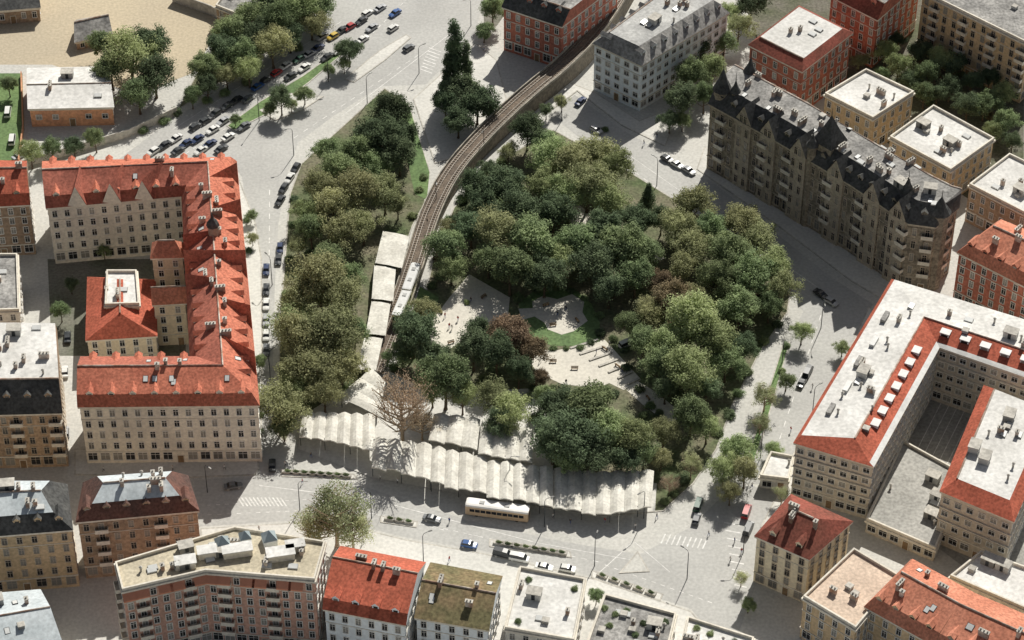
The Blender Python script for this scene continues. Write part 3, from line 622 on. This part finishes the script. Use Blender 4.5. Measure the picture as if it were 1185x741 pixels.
T="""150 62 34 mid;178 85 26 dark;128 78 24 mid;160 108 22 mid;172 55 24 dark;120 50 20 mid;236 78 22 mid;255 60 22 dark;282 62 24 mid;300 40 24 dark;325 25 26 mid;345 8 26 mid;315 55 22 mid;288 82 18 light;360 25 20 olive;325 115 17 dark;312 128 10 mid;352 108 13 mid;337 122 9 mid;404 60 16 dark;398 75 10 mid;380 82 9 mid;272 138 8 mid;262 85 18 mid;240 100 16 dark;222 112 14 mid;268 40 22 mid;290 20 24 mid;312 5 24 dark;335 42 18 dark;370 5 22 mid;375 -10 22 mid;290 50 20 dark
35 178 16 mid;60 172 14 mid;85 168 14 dark;110 162 14 mid;10 100 12 mid
452 130 28 dark;440 158 28 dark;468 155 22 dark;425 165 24 dark;410 180 22 mid;462 180 22 dark;390 200 22 mid;432 190 22 mid;380 175 18 mid
370 215 24 olive;415 222 27 olive;445 222 24 olive;385 240 26 olive;355 245 17 mid;460 240 14 olive;360 268 18 mid;395 270 22 olive;420 262 20 olive;345 285 13 olive;380 300 22 mid
370 325 34 olive;350 350 28 olive;395 350 28 olive;345 395 30 olive;380 385 33 olive;405 325 20 mid;360 425 28 olive;395 420 24 olive;340 375 24 light;410 385 18 mid;325 470 26 olive;345 450 18 light;328 495 15 mid;375 455 20 olive
526 55 42 poplar;540 78 26 poplar;517 85 22 poplar;537 108 24 dark;515 118 22 dark;552 120 22 dark;530 138 20 dark;565 130 12 mid;520 105 18 dark
610 148 24 dark;632 165 20 mid;585 215 26 dark;560 235 22 dark;548 215 18 dark;600 245 30 dark;630 215 24 mid;575 265 30 mid;545 265 20 dark;612 275 30 mid;640 250 26 dark;590 310 28 mid;630 320 22 dark;565 300 20 mid;520 270 16 mid;515 290 22 mid;522 310 18 mid;588 176 13 mid;566 196 12 dark;545 228 13 mid;650 118 11 mid;632 128 10 dark
640 180 28 light;665 190 28 olive;690 180 26 olive;712 195 24 light;680 215 28 olive;655 225 24 light;700 232 24 light
750 235 17 conifer;738 255 20 dark;765 255 16 dark;700 265 26 dark;720 285 28 mid;670 280 26 mid;690 305 26 dark;650 300 20 mid;745 290 22 mid;705 335 20 dark;735 320 22 mid
800 240 26 olive;782 262 24 olive;820 265 24 mid;858 258 26 olive;875 275 24 olive;845 290 26 mid;800 285 22 olive;895 305 24 light;870 320 26 mid;905 335 22 olive;830 325 24 mid;790 315 20 olive;765 330 18 red;855 355 24 mid;890 355 17 mid
730 375 16 mid;750 360 20 olive;780 350 22 red;745 395 18 mid;805 345 20 olive;800 375 32 light;825 395 28 light;775 400 24 mid;760 425 20 mid;795 425 30 light;840 420 20 mid;770 450 16 dark;818 448 17 dark;800 480 22 mid;818 495 17 mid;862 400 18 dark
555 385 16 dark;548 405 22 dark;590 385 26 red;615 408 18 red;575 410 22 dark;600 430 18 dark;625 438 11 red
478 385 26 dark;490 360 16 mid;465 408 18 mid;500 415 18 dark;515 440 30 mid;535 460 18 mid;500 452 18 mid
572 462 20 mid;590 475 24 mid;578 490 18 dark;650 475 28 dark;680 475 30 mid;665 505 32 dark;640 510 24 dark;700 500 28 mid;730 510 24 mid;720 530 20 dark;690 530 22 dark;745 525 16 mid;660 535 18 mid;630 460 14 mid
464 474 40 bare;488 488 20 bare
768 500 16 olive;765 530 14 olive;775 560 12 bare;388 596 32 pale;368 610 22 pale;408 612 22 pale
852 520 20 light;862 545 18 olive;838 545 17 light;845 570 14 olive;885 460 15 pale;880 490 12 pale;928 385 13 light;975 402 10 light;910 440 12 mid;895 520 10 light;800 540 14 pale
810 55 22 dark;838 50 18 mid;800 85 24 mid;825 80 20 mid;790 115 24 dark;815 112 18 mid;855 30 20 mid;775 140 14 dark;870 5 20 dark;845 15 18 mid;790 140 12 mid
1040 78 18 light;1025 60 16 mid;1070 110 15 mid;1065 60 18 dark;1100 100 16 dark;1120 125 16 dark;995 70 12 mid;1150 150 14 mid;1090 70 18 mid;1075 85 18 mid;1140 120 18 mid;1105 75 17 dark;1165 140 16 mid;1050 95 14 dark;1035 45 14 dark;1125 95 16 dark;1160 110 16 mid;1085 110 14 dark;1145 90 14 dark;1020 85 12 mid;1172 165 12 dark;950 150 10 dark
570 10 18 mid;560 35 14 mid;290 250 8 mid;292 275 9 mid;262 300 8 mid;70 360 12 mid;82 330 10 dark;120 290 10 mid;155 405 8 light;905 572 10 pale;300 420 9 mid;690 690 9 mid;866 700 9 mid;858 670 8 pale"""
for ln in T.replace('\n',';').split(';'):
    a=ln.split(); tree(float(a[0]),float(a[1]),float(a[2]),a[3])
rb=random.Random(4)
for (u,v,r,k) in ((500,330,8,'mid'),(515,405,8,'dark'),(600,345,9,'mid'),(622,336,7,'mid'),(694,385,8,'dark'),(694,365,7,'mid'),(684,396,6,'dark'),(672,402,6,'mid'),(655,403,5,'mid'),(640,403,6,'mid'),(626,400,6,'dark'),(612,388,6,'mid'),(660,337,6,'dark'),(645,334,6,'mid'),(676,345,6,'mid'),(540,350,5,'light'),(455,425,8,'mid'),(640,450,7,'mid'),(725,425,8,'dark'),(740,450,8,'dark'),(752,470,8,'mid'),(760,485,9,'dark'),(745,480,7,'mid'),(700,450,7,'mid'),(712,456,7,'dark'),(710,392,7,'mid'),(722,404,7,'dark'),(830,500,9,'mid'),(845,480,9,'dark'),(855,455,8,'mid'),(865,430,8,'mid'),(790,555,10,'dark'),(780,570,8,'mid'),(770,580,7,'mid'),(800,530,8,'mid'),(560,440,9,'mid'),(620,450,9,'dark'),(610,460,8,'mid'),(508,320,9,'mid'),(690,175,9,'mid'),(560,200,9,'mid'),(580,186,9,'mid'),(535,232,10,'dark'),(520,255,9,'mid'),(508,275,8,'dark'),(490,205,7,'mid'),(485,220,7,'mid'),(478,250,8,'light'),(340,230,7,'dark'),(338,260,7,'mid'),(334,300,7,'mid'),(332,340,8,'mid'),(505,300,6,'red'),(700,150,6,'mid'),(885,395,8,'mid'),(900,375,8,'dark'),(910,400,6,'mid'),(905,430,6,'light'),(893,460,6,'light'),(883,490,6,'mid'),(285,95,9,'mid'),(260,108,9,'mid'),(240,116,9,'mid'),(345,55,9,'mid'),(365,35,9,'mid'),(205,130,9,'dark'),(190,140,9,'mid'),(165,150,9,'mid'),(285,255,6,'mid'),(288,290,6,'dark'),(300,500,6,'mid'),(302,480,5,'mid')):
    bush(u,v,r,k)
for i in range(80):
    c=rb.choice([(590,250,70,60),(700,260,70,60),(820,330,60,60),(800,430,40,60),(670,500,50,35),(370,340,35,120),(430,180,50,45),(1090,100,60,35)])
    bush(c[0]+rb.uniform(-1,1)*c[2],c[1]+rb.uniform(-1,1)*c[3],rb.uniform(6,10),rb.choice(['dark','mid','mid','light','red'] if i%3==0 else ['dark','mid']))
for (rt,rf,c0,h0),pts in ((pb1,((700,705),(712,712),(725,708),(745,722),(760,728),(770,720),(735,735),(705,725))),(pb2,((806,728),(822,734),(850,744),(862,752),(815,745))),(pb3,((612,672),(665,682),(600,720)))):
    for (u,v) in pts: p=G(u,v,h0)-c0; obj("roof_plant",BU[rb.choice(['dark','mid'])],rf,(p.x,p.y,h0),u,(1.1,1.1,1.1))
# ---------------------------------------------------------------- railway viaduct
vp=[((735,-40),6.0),((700,22),6.0),((655,72),5.6),((605,112),5.0),((560,155),4.2),((522,198),3.4),((498,245),2.7),((484,290),2.0),((468,340),1.5),((450,385),1.0),((432,430),.8)]
vc=smoothpts([G(u,v,z) for (u,v),z in vp],2)
def side(pts,off,dz=0):
    r=[]
    for i,p in enumerate(pts):
        a=pts[max(0,i-1)]; c=pts[min(len(pts)-1,i+1)]; d=(c-a); d.z=0; d.normalize(); n=Vector((-d.y,d.x,0)); r.append(Vector((p.x+n.x*off,p.y+n.y*off,p.z+dz)))
    return r
vroot=empty("railway_viaduct",(vc[0].x,vc[0].y,0)); top(vroot,"curved stone rack railway viaduct with brown ballast track","viaduct")
vo=Vector((vc[0].x,vc[0].y,0))
def band(b,A,C,m=0):
    for i in range(len(A)-1): b.face([A[i]-vo,C[i]-vo,C[i+1]-vo,A[i+1]-vo],m)
def flatz(P_,z): return [Vector((p.x,p.y,z)) for p in P_]
VW=2.6
for s in (-VW,VW):
    b=B(); S=side(vc,s); band(b,S,flatz(S,0)); obj("wall",b.mesh("wall",[VCONC]),vroot)
b=B(); band(b,side(vc,-VW+.2),side(vc,VW-.2)); obj("track_bed",b.mesh("track_bed",[BALL]),vroot)
for s in (-1,1):
    b=B(); a,c=side(vc,s*(VW-.2),0),side(vc,s*(VW-.2),.7); e,f=side(vc,s*(VW+.08),.7),side(vc,s*(VW+.08),-.15); band(b,a,c);band(b,c,e);band(b,e,f);band(b,f,side(vc,s*(VW-.02),-.15)); obj("parapet",b.mesh("parapet",[VPAR]),vroot)
for o_ in (-1.8,-.9,.9,1.8):
    b=B(); a,c=side(vc,o_-.07,.2),side(vc,o_+.07,.2); band(b,a,c); band(b,a,side(vc,o_-.07,.0)); band(b,c,side(vc,o_+.07,.0)); obj("rail",b.mesh("rail",[STEEL]),vroot)
b=B(); tl=sum((vc[i+1]-vc[i]).length for i in range(len(vc)-1)); N=int(tl/.9)
for k in range(N):
    p=along(vc,(k+.5)/N); q=along(vc,min(1,(k+.9)/N)); d=q-p; an=math.atan2(d.y,d.x)
    for o_ in (-1.33,1.33): b.box(-.12,.12,o_-.72,o_+.72,p.z+.02,p.z+.12,0,an,(p.x-vo.x,p.y-vo.y))
so_=obj("sleepers",b.mesh("sleepers",[SLEEP]),vroot); so_["kind"]="stuff"
TW=M("train_cream",(.80,.72,.45),grain=.05,rough=.4,spec=.5); TROOFM=M("train_roof_white",(.84,.84,.82),grain=.06)
def box_vehicle(name,label,cat,p,an,L_,W_,H_,bodym,roofm,nwin,wheels,zb=.35,group=None,wh=1.0):
    e=empty(name,p,an); top(e,label,cat,group)
    b=B(); x,y=L_/2,W_/2
    sec=[(-x,.85),(-x+.25,.97),(-x+.6,1),(x-.6,1),(x-.25,.97),(x,.85)]
    prof=[(-1,zb),(-1,H_-.45),(-.86,H_-.1),(-.5,H_),(.5,H_),(.86,H_-.1),(1,H_-.45),(1,zb)]
    rows=[[(sx,py*y*sc,pz if pz<1 else pz-(1-sc)*.6) for py,pz in prof] for sx,sc in sec]
    for i in range(len(rows)-1):
        for j in range(len(prof)-1): b.face([rows[i][j],rows[i+1][j],rows[i+1][j+1],rows[i][j+1]],1 if 1<=j<=5 else 0)
        b.face([rows[i][0],rows[i+1][0],rows[i+1][-1],rows[i][-1]],0)
    b.face(rows[0],0); b.face(rows[-1][::-1],0)
    obj("body",b.mesh("body",[bodym,roofm]),e)
    wb=B(); wl=(L_-2)/nwin
    wb.face([(0.08,-.02,0),(wl-.08,-.02,0),(wl-.08,-.02,wh),(.08,-.02,wh)],0); wm=wb.mesh("window",[CGLASS])
    for k in range(nwin):
        obj("window",wm,e,(-x+1+k*wl,-y,zb+1.1)); obj("window",wm,e,(-x+1+(k+1)*wl,y,zb+1.1),math.pi)
    fb=B(); fb.face([(-y*.75,-.02,0),(y*.75,-.02,0),(y*.75,-.02,1.2),(-y*.75,-.02,1.2)],0); fm=fb.mesh("windscreen",[CGLASS])
    obj("windscreen",fm,e,(x,0,zb+.9),math.pi/2); obj("windscreen",fm,e,(-x,0,zb+.9),-math.pi/2)
    cw=B(); cw.tube([(0,-.14,0),(0,.14,0)],[.48,.48],14); cw.face([(.48*math.cos(t*.449),-.14,.48*math.sin(t*.449)) for t in range(14)]); wmesh=cw.mesh("wheel",[RUB])
    for wx in wheels:
        for s in (-1,1): obj("wheel",wmesh,e,(wx,s*(y-.16),.48))
    for hx in (-x*.5,x*.3):
        hb=B(); hb.box(-.6,.6,-.5,.5,H_-.02,H_+.16,0,taper=.06); obj("roof_hatch",hb.mesh("roof_hatch",[LROOF]),e,(hx,0,0))
    return e
for k,s0 in enumerate((.825,.878)):
    p=along(vc,s0); q=along(vc,s0+.03); d=q-p; nrm=Vector((-d.y,d.x,0)).normalized(); pp=p+nrm*1.2
    box_vehicle("railway_car","cream rack railway car with white roof on the track","train car",(pp.x,pp.y,p.z+.15),math.atan2(d.y,d.x),10.5,2.6,3.4,TW,TROOFM,6,(-3.5,-1.8,1.8,3.5),.5,"rack railway train cars")
# ---------------------------------------------------------------- canopies
def canopy(Lp,Rp,z,n,label,amp=.8,group=None,jit=.5):
    A=[G(*a,z) for a in Lp]; C=[G(*a,z) for a in Rp]; cen=(A[0]+C[-1])/2; cen.z=0; rr=random.Random(int(A[0].x*10))
    e=empty("canopy_roof",cen); top(e,label,"canopy",group); b=B(); SUB=4; js=[(rr.uniform(-jit,jit),rr.uniform(-.15,.15)) for _ in range(n)]
    hts=[0,.62,1,.62,0]
    for i in range(n):
        rows=[]
        for k in range(SUB+1):
            s=(i+k/SUB)/n; a=along(A,s)-cen; c=along(C,s)-cen; d=(c-a).normalized(); c=c+d*(js[i][0]+.7*hts[k]*jit); zz=z-.35+amp*hts[k]+js[i][1]
            r=[Vector((p.x,p.y,zz-.2*abs(2*t-1))) for t,p in ((t,a.lerp(c,t)) for t in (0,.5,1))]
            rows.append([r[0]-Vector((0,0,.3))]+r+[r[2]-Vector((0,0,.35))])
        for k in range(SUB):
            for j in range(4): b.face([rows[k][j],rows[k+1][j],rows[k+1][j+1],rows[k][j+1]])
    obj("roof",b.mesh("roof",[CANV]),e)
    pb=B(); pb.tube([(0,0,.1),(0,0,z-.4)],[.09,.09],7); pm=pb.mesh("post",[DARKM])
    for i in range(0,n+1,1 if n<3 else 2):
        for r in (.06,.94):
            a=along(A,min(.99,max(.01,i/n)))-cen; c=along(C,min(.99,max(.01,i/n)))-cen; p=a.lerp(c,r); obj("post",pm,e,(p.x,p.y,0))
LC="folded cream canvas canopy section over the market hall"; GC="folded canopy sections of the market hall"
canopy([(432,505),(500,514)],[(430,538),(498,554)],4.6,4,LC,group=GC)
canopy([(500,515),(564,530)],[(498,557),(563,571)],4.2,4,LC,group=GC)
canopy([(564,532),(640,541)],[(563,573),(640,584)],4.5,5,LC,group=GC)
canopy([(641,540),(700,546),(757,543)],[(640,586),(700,595),(754,584)],4.1,7,LC,group=GC)
canopy([(502,478),(556,484)],[(496,507),(552,520)],5.1,3,LC,group=GC)
canopy([(557,488),(618,496)],[(553,524),(616,533)],5.4,4,LC,group=GC)
canopy([(350,476),(434,479)],[(346,503),(434,519)],4.3,6,LC,group=GC)
canopy([(392,458),(430,424)],[(438,480),(446,440)],3.9,3,"short cream canopy next to the bare tree",.3,jit=0)
SL="stepped pale platform roof beside the railway"; GS="stepped platform roofs"
canopy([(443,266),(434,303)],[(474,272),(465,309)],4.2,1,SL,.12,group=GS,jit=0)
canopy([(433,305),(430,344)],[(458,309),(455,347)],3.9,1,SL,.12,group=GS,jit=0)
canopy([(430,347),(423,385)],[(452,350),(446,387)],3.6,1,SL,.12,group=GS,jit=0)
canopy([(422,388),(412,426)],[(443,390),(435,427)],3.3,1,SL,.12,group=GS,jit=0)
# ---------------------------------------------------------------- cars
def car_meshes(kind):
    b=B()
    if kind=='van': S=[(-2.35,.45,1.0,.78),(-2.3,.35,1.1,.84),(1.3,.3,1.1,.86),(2.2,.3,1.0,.82),(2.4,.4,.75,.74)]; cab=[(-2.28,-2.2,1.1,1.95),( .0,0,1.1,2.0),(1.75,1.15,1.1,1.9)]
    elif kind=='hatch': S=[(-1.95,.45,.85,.74),(-1.85,.3,.95,.82),(-.5,.28,.95,.86),(.9,.28,.92,.86),(1.7,.3,.8,.82),(1.95,.4,.62,.72)]; cab=[(-1.85,-1.45,.93,1.36),(.0,0,.93,1.44),(1.0,.35,.91,1.38)]
    else: S=[(-2.2,.45,.8,.74),(-2.1,.3,.92,.82),(-.6,.28,.92,.86),(.9,.28,.9,.86),(1.9,.3,.78,.82),(2.2,.4,.6,.72)]; cab=[(-1.55,-.95,.9,1.34),(-.2,-.2,.9,1.42),(1.05,.4,.88,1.36)]
    rows=[[(x,-w_,zb+.08),(x,-w_*1.02,(zb+zt)/2),(x,-w_*.93,zt),(x,0,zt+.05),(x,w_*.93,zt),(x,w_*1.02,(zb+zt)/2),(x,w_,zb+.08)] for x,zb,zt,w_ in S]
    for i in range(len(rows)-1):
        for j in range(6): b.face([rows[i][j],rows[i+1][j],rows[i+1][j+1],rows[i][j+1]])
        b.face([rows[i][0],rows[i][6],rows[i+1][6],rows[i+1][0]])
    b.face(rows[0]); b.face(rows[-1][::-1])
    wt=.64; gl=B(); cr=[]
    for x0,x1,z0,z1 in cab: cr.append([(x0,-.8,z0),(x1,-wt,z1),(x1,wt,z1),(x0,.8,z0)])
    for i in range(2):
        gl.face([cr[i][0],cr[i+1][0],cr[i+1][1],cr[i][1]]); gl.face([cr[i][3],cr[i+1][3],cr[i+1][2],cr[i][2]])
        b.face([(cr[i][1][0],-wt-.02,cr[i][1][2]+.02),(cr[i+1][1][0],-wt-.02,cr[i+1][1][2]+.02),(cr[i+1][2][0],wt+.02,cr[i+1][2][2]+.02),(cr[i][2][0],wt+.02,cr[i][2][2]+.02)])
    gl.face(cr[0]); gl.face(cr[2][::-1])
    return b,gl
CARG={}
for k in ('sedan','hatch','van'):
    b_,g_=car_meshes(k); CARG[k]=(b_,g_.mesh("window",[CGLASS]))
cw=B(); cw.tube([(0,-.1,0),(0,.1,0)],[.31,.31],12); cw.face([(.31*math.cos(t*math.pi/6),-.1,.31*math.sin(t*math.pi/6)) for t in range(12)],1); CW=cw.mesh("wheel",[RUB,VENT])
hb=B(); hb.box(-.04,.02,-.16,.16,-.07,.07); HL=hb.mesh("headlight",[SKYL])
CC={'white':(.78,.78,.75),'silver':(.45,.46,.47),'dark':(.04,.045,.05),'blue':(.04,.12,.34),'navy':(.02,.04,.11),'red':(.42,.03,.03),'yellow':(.6,.43,.08),'green':(.04,.1,.07),'teal':(.08,.2,.22),'grey':(.16,.17,.18)}
CM={}
def car(u,v,to,c,kind='sedan',off=0,z=0):
    p=G(u,v,.7+z); p.z=.02+z; d=G(*to)-G(u,v); an=math.atan2(d.y,d.x)+off
    if (c,kind) not in CM:
        if 'paint_'+c not in bpy.data.materials: M('paint_'+c,CC[c],grain=.03,rough=.3,spec=.6)
        CM[(c,kind)]=CARG[kind][0].mesh("body",[bpy.data.materials['paint_'+c]])
    e=empty("parked_car" if kind!='van' else "van",p,an); top(e,f"{c} {'van' if kind=='van' else 'car'} standing on the light grey road","van" if kind=='van' else "car","cars on the streets around the square")
    obj("body",CM[(c,kind)],e); obj("window",CARG[kind][1],e)
    lx=1.25 if kind!='van' else 1.45
    for x in (-lx,lx):
        for y in (-.74,.74): obj("wheel",CW,e,(x,y,.31),0 if y<0 else math.pi)
    fx={'sedan':2.12,'hatch':1.88,'van':2.36}[kind]
    for y in (-.52,.52): obj("headlight",HL,e,(fx,y,.62))
cars="""177 175 white;203 160 white;206 174 dark;226 146 dark;228 161 navy;249 131 dark;246 150 white;243 166 navy;273 116 dark;287 114 grey;298 100 blue;320 84 red;346 68 green;368 55 navy;385 42 yellow;404 31 red;330 76 white;358 62 silver;430 32 silver;418 24 dark;440 9 silver;457 15 blue;473 55 grey;232 174 white;215 166 navy;308 92 dark;420 45 white;408 52 dark;264 158 white;282 146 grey;455 32 white;258 140 silver;238 139 dark;262 123 dark;378 66 dark;392 58 white;372 42 silver;336 88 dark;352 78 white;190 168 dark;256 172 dark;395 35 dark;425 15 white"""
rv=random.Random(9)
for s in cars.replace('\n',';').split(';'):
    a=s.split(); u,v=float(a[0]),float(a[1]); car(u,v,(u+60,v-38),a[2],rv.choice(['sedan','hatch','sedan']),rv.uniform(-.04,.04)+(math.pi if rv.random()<.5 else 0),.13 if 262<u<400 and abs((v-152)-(u-265)*-.68)<9 else 0)
for u,v,c in ((342,194,'dark'),(335,206,'white'),(328,218,'dark'),(324,232,'dark'),(324,287,'navy'),(308,312,'navy'),(308,352,'white'),(308,370,'silver'),(308,388,'white'),(308,405,'grey'),(322,300,'dark'),(308,335,'dark')):
    car(u,v,(u-4,v+60) if v>240 else (u-35,v+50),c,rv.choice(['sedan','hatch']))
for u,v,to,c,k in ((543,630,(600,640),'blue','hatch'),(582,641,(640,655),'dark','van'),(601,646,(660,658),'white','van'),(630,656,(690,668),'white','sedan'),(657,658,(700,666),'white','hatch'),(808,584,(820,550),'green','van'),(806,600,(818,560),'grey','hatch'),(864,592,(875,560),'red','van'),(866,612,(880,580),'dark','van'),(935,430,(950,400),'dark','van'),(928,442,(944,412),'dark','sedan'),(882,302,(900,316),'white','van'),(893,310,(910,322),'silver','hatch'),(726,398,(740,392),'white','van'),(783,190,(810,206),'white','sedan'),(797,197,(820,212),'silver','sedan'),(772,184,(800,200),'dark','hatch'),(672,117,(700,90),'navy','sedan'),(690,150,(720,168),'silver','hatch'),(14,162,(20,120),'white','van'),(9,130,(14,90),'white','van'),(22,180,(40,170),'silver','sedan'),(75,430,(75,400),'white','sedan'),(78,390,(78,350),'dark','sedan'),(76,500,(76,460),'silver','hatch'),(315,538,(316,500),'dark','sedan'),(950,340,(975,357),'dark','sedan'),(962,349,(985,362),'silver','hatch'),(500,600,(550,612),'grey','sedan'),(270,562,(300,558),'grey','sedan')):
    car(u,v,to,c,k)
BW=M("bus_roof_white",(.84,.82,.78),grain=.04,rough=.4,spec=.5); BT=M("bus_side_tan",(.55,.40,.26),grain=.05,rough=.4,spec=.5)
d=G(609,585)-G(541,576); pb=G(576,596); box_vehicle("city_bus","long city bus with white roof and tan side at the square","bus",(pb.x,pb.y,.02),math.atan2(d.y,d.x),15.0,3.0,3.4,BT,BW,10,(-4.8,4.8),.35,None,.9)
# ---------------------------------------------------------------- street furniture
lb=B(); lb.tube([(0,0,0),(0,0,8.5),(.3,0,9.2),(1.6,0,9.5)],[.12,.08,.06,.05],7); LP=lb.mesh("pole",[DARKM])
lb=B(); lb.box(-.45,.45,-.16,.16,-.1,.08,0,taper=.03); LH=lb.mesh("lamp_head",[VENT])
for i,(u,v) in enumerate(((347,590),(490,650),(688,655),(795,670),(745,600),(590,560),(315,330),(313,440),(340,180),(425,120),(485,85),(545,30),(300,140),(380,95),(905,420),(880,530),(950,380),(760,215),(850,278),(650,140),(560,180),(505,240),(240,570),(860,640),(940,480),(630,610),(430,600))):
    p=G(u,v); e=empty("street_lamp",(p.x,p.y,0),rv.uniform(0,6.28)); top(e,"tall dark street lamp pole with curved arm","street lamp","street lamps")
    obj("pole",LP,e); obj("lamp_head",LH,e,(1.9,0,9.5))
pm=B(); pm.box(-1.3,1.3,-.5,.5,0,.55,0); PB=pm.mesh("box",[CONC])
for (a,c,n) in (((328,547),(405,552),8),((446,601),(478,606),3),((572,629),(655,642),8),((690,665),(760,690),5)):
    A,C=G(*a),G(*c); an=math.atan2((C-A).y,(C-A).x)
    for k in range(n):
        p=A.lerp(C,(k+.5)/n); e=empty("planter",(p.x,p.y,.14),an); top(e,"concrete planter with clipped shrub on the road island","planter","planters along the street"); obj("box",PB,e); obj("foliage",BU['mid'],e,(0,0,.4),0,(1.1,.5,.8))
bb=B()
for y in (-.18,0,.18): bb.box(-.9,.9,y-.07,y+.07,.42,.46,0)
bs=bb.mesh("seat",[WOOD]); bb=B(); bb.box(-.9,.9,.26,.3,.55,.85,0); bk=bb.mesh("backrest",[WOOD]); bb=B(); bb.box(-.04,.04,-.22,.28,0,.42,0); bl=bb.mesh("leg",[DARKM])
for (u,v,a) in ((510,362,2),(522,398,.4),(560,345,.8),(700,405,2.3),(715,425,2.3),(640,420,0),(665,428,0),(632,355,.5),(668,372,2),(640,378,.2),(750,462,2)):
    p=G(u,v); e=empty("park_bench",(p.x,p.y,.17),a); top(e,"wooden park bench on the sandy path","bench","park benches"); obj("seat",bs,e); obj("backrest",bk,e)
    for x in (-.7,.7): obj("leg",bl,e,(x,0,0))
SKIN=M("skin",(.5,.33,.24),grain=.02)
def person_mesh(shirt,trous,stride):
    v=[(0,0,.95),(0,0,1.15),(0,0,1.38),(0,0,1.5),(0,0,1.6),(0,0,1.72),(.0,.1,.9),(stride,.1,.5),(stride*.9-.02,.1,.06),(stride+.12,.1,.04),(0,-.1,.9),(-stride*.6,-.1,.5),(-stride*1.4,-.1,.08),(-stride*1.4+.14,-.1,.04),(0,.2,1.4),(-stride*.5,.25,1.12),(-stride*.3+.05,.25,.85),(0,-.2,1.4),(stride*.5,-.25,1.12),(stride*.9,-.25,.88)]
    e=[(0,1),(1,2),(2,3),(3,4),(4,5),(0,6),(6,7),(7,8),(8,9),(0,10),(10,11),(11,12),(12,13),(2,14),(14,15),(15,16),(2,17),(17,18),(18,19)]
    r=[.14,.13,.16,.06,.1,.09,.09,.065,.045,.04,.09,.065,.045,.04,.06,.045,.035,.06,.045,.035]
    me=bpy.data.meshes.new("tmp"); me.from_pydata(v,e,[]); o=bpy.data.objects.new("tmp",me); COL.objects.link(o)
    md=o.modifiers.new("s",'SKIN')
    for i,sv in enumerate(me.skin_vertices[0].data): sv.radius=(r[i],r[i]*(1.3 if i in(0,1,2) else 1)); sv.use_root=(i==0)
    md2=o.modifiers.new("ss",'SUBSURF'); md2.levels=1
    dg=bpy.context.evaluated_depsgraph_get(); nm=bpy.data.meshes.new_from_object(o.evaluated_get(dg)); bpy.data.objects.remove(o)
    nm.materials.clear()
    for m in (SKIN,shirt,trous,RUB): nm.materials.append(m)
    for p in nm.polygons:
        z=p.center.z; p.material_index=3 if z>1.68 or z<.08 else 0 if z>1.46 else 1 if z>.95 else (0 if abs(p.center.y)>.2 else 2)
        p.use_smooth=True
    nm.name="person"; return nm
SHc=[M("cloth_white",(.7,.7,.68)),M("cloth_red",(.45,.05,.04)),M("cloth_blue",(.05,.1,.3)),M("cloth_dark",(.04,.04,.05))]
PM=[person_mesh(SHc[0],SHc[3],.2),person_mesh(SHc[1],SHc[2],.15),person_mesh(SHc[2],SHc[3],.03),person_mesh(SHc[3],SHc[2],.22)]
PLb=["person walking in white top and dark trousers","person walking in red top and blue trousers","person standing in blue top and dark trousers","person walking in dark top and blue trousers"]
ROADP={(850,628),(858,640),(845,650),(760,600),(735,612),(640,600),(660,606),(820,620),(700,605),(520,605),(560,60),(505,110)}
for (u,v) in ((520,380),(523,382),(515,368),(530,372),(545,350),(645,366),(655,360),(690,410),(705,400),(720,432),(625,420),(850,628),(858,640),(845,650),(870,565),(760,600),(735,612),(640,600),(660,606),(520,565),(460,560),(440,556),(360,530),(330,540),(940,450),(915,500),(900,545),(760,160),(745,168),(505,110),(560,60),(880,630),(820,620),(700,605),(520,605),(655,445),(350,560),(200,545),(120,546),(260,544),(420,630),(520,650),(300,615)):
    i=rv.randrange(4); p=G(u,v); o=obj("person",PM[i],None,(p.x,p.y,.02 if (u,v) in ROADP else .15),rv.uniform(0,6.28)); top(o,PLb[i],"person","people on the square")
def wallrun(pts,h,mat,label,name="boundary_wall",th=.35):
    ps=[G(*p) for p in pts]; b=B(); A=side(ps,th/2); C=side(ps,-th/2)
    for i in range(len(ps)-1):
        a,c,d_,e=A[i],A[i+1],C[i+1],C[i]
        b.face([(a.x,a.y,0),(c.x,c.y,0),(c.x,c.y,h),(a.x,a.y,h)]); b.face([(e.x,e.y,0),(d_.x,d_.y,0),(d_.x,d_.y,h),(e.x,e.y,h)]); b.face([(p.x,p.y,h) for p in (a,c,d_,e)])
    for a,e in ((A[0],C[0]),(A[-1],C[-1])): b.face([(a.x,a.y,0),(e.x,e.y,0),(e.x,e.y,h),(a.x,a.y,h)])
    top(obj(name,b.mesh(name,[mat])),label,"wall")
wallrun([(20,196),(90,176),(150,158),(205,132)],2.5,CONC,"pale concrete boundary wall beside the boulevard")
wallrun([(200,2),(245,18),(262,28)],3.5,CONC,"pale wall at the corner of the bare lot")
wallrun([(25,88),(27,150),(22,190)],1.6,W_ORB,"low brick garden wall beside the grass strip")
bd("shed","long low dark shed at the edge of the bare lot","shed",quad((88,48),(128,38),(122,18),(90,24)),3,LOWG,W_BROWN,[GREYT],1,chim=0,shop=False)
bd("shed","flat dark building at the corner of the lot","shed",quad((250,8),(285,22),(310,-10),(275,-25)),6,FLAT,W_BROWN,[GREYT],2,flat=True,chim=1,vents=1,shop=False)
bd("shed","low dark building at the edge of the bare lot","shed",quad((-30,14),(45,8),(40,-25),(-30,-20)),5,LOWG,W_BROWN,[SLATE],1,chim=0,shop=False)
bd("kiosk","small kiosk with white flat roof beside the street","kiosk",quad((880,552),(912,556),(918,530),(892,525)),3.5,FLAT,W_GREY,[WROOF],1,flat=True,chim=0,vents=1)
print("objects",len(bpy.data.objects))
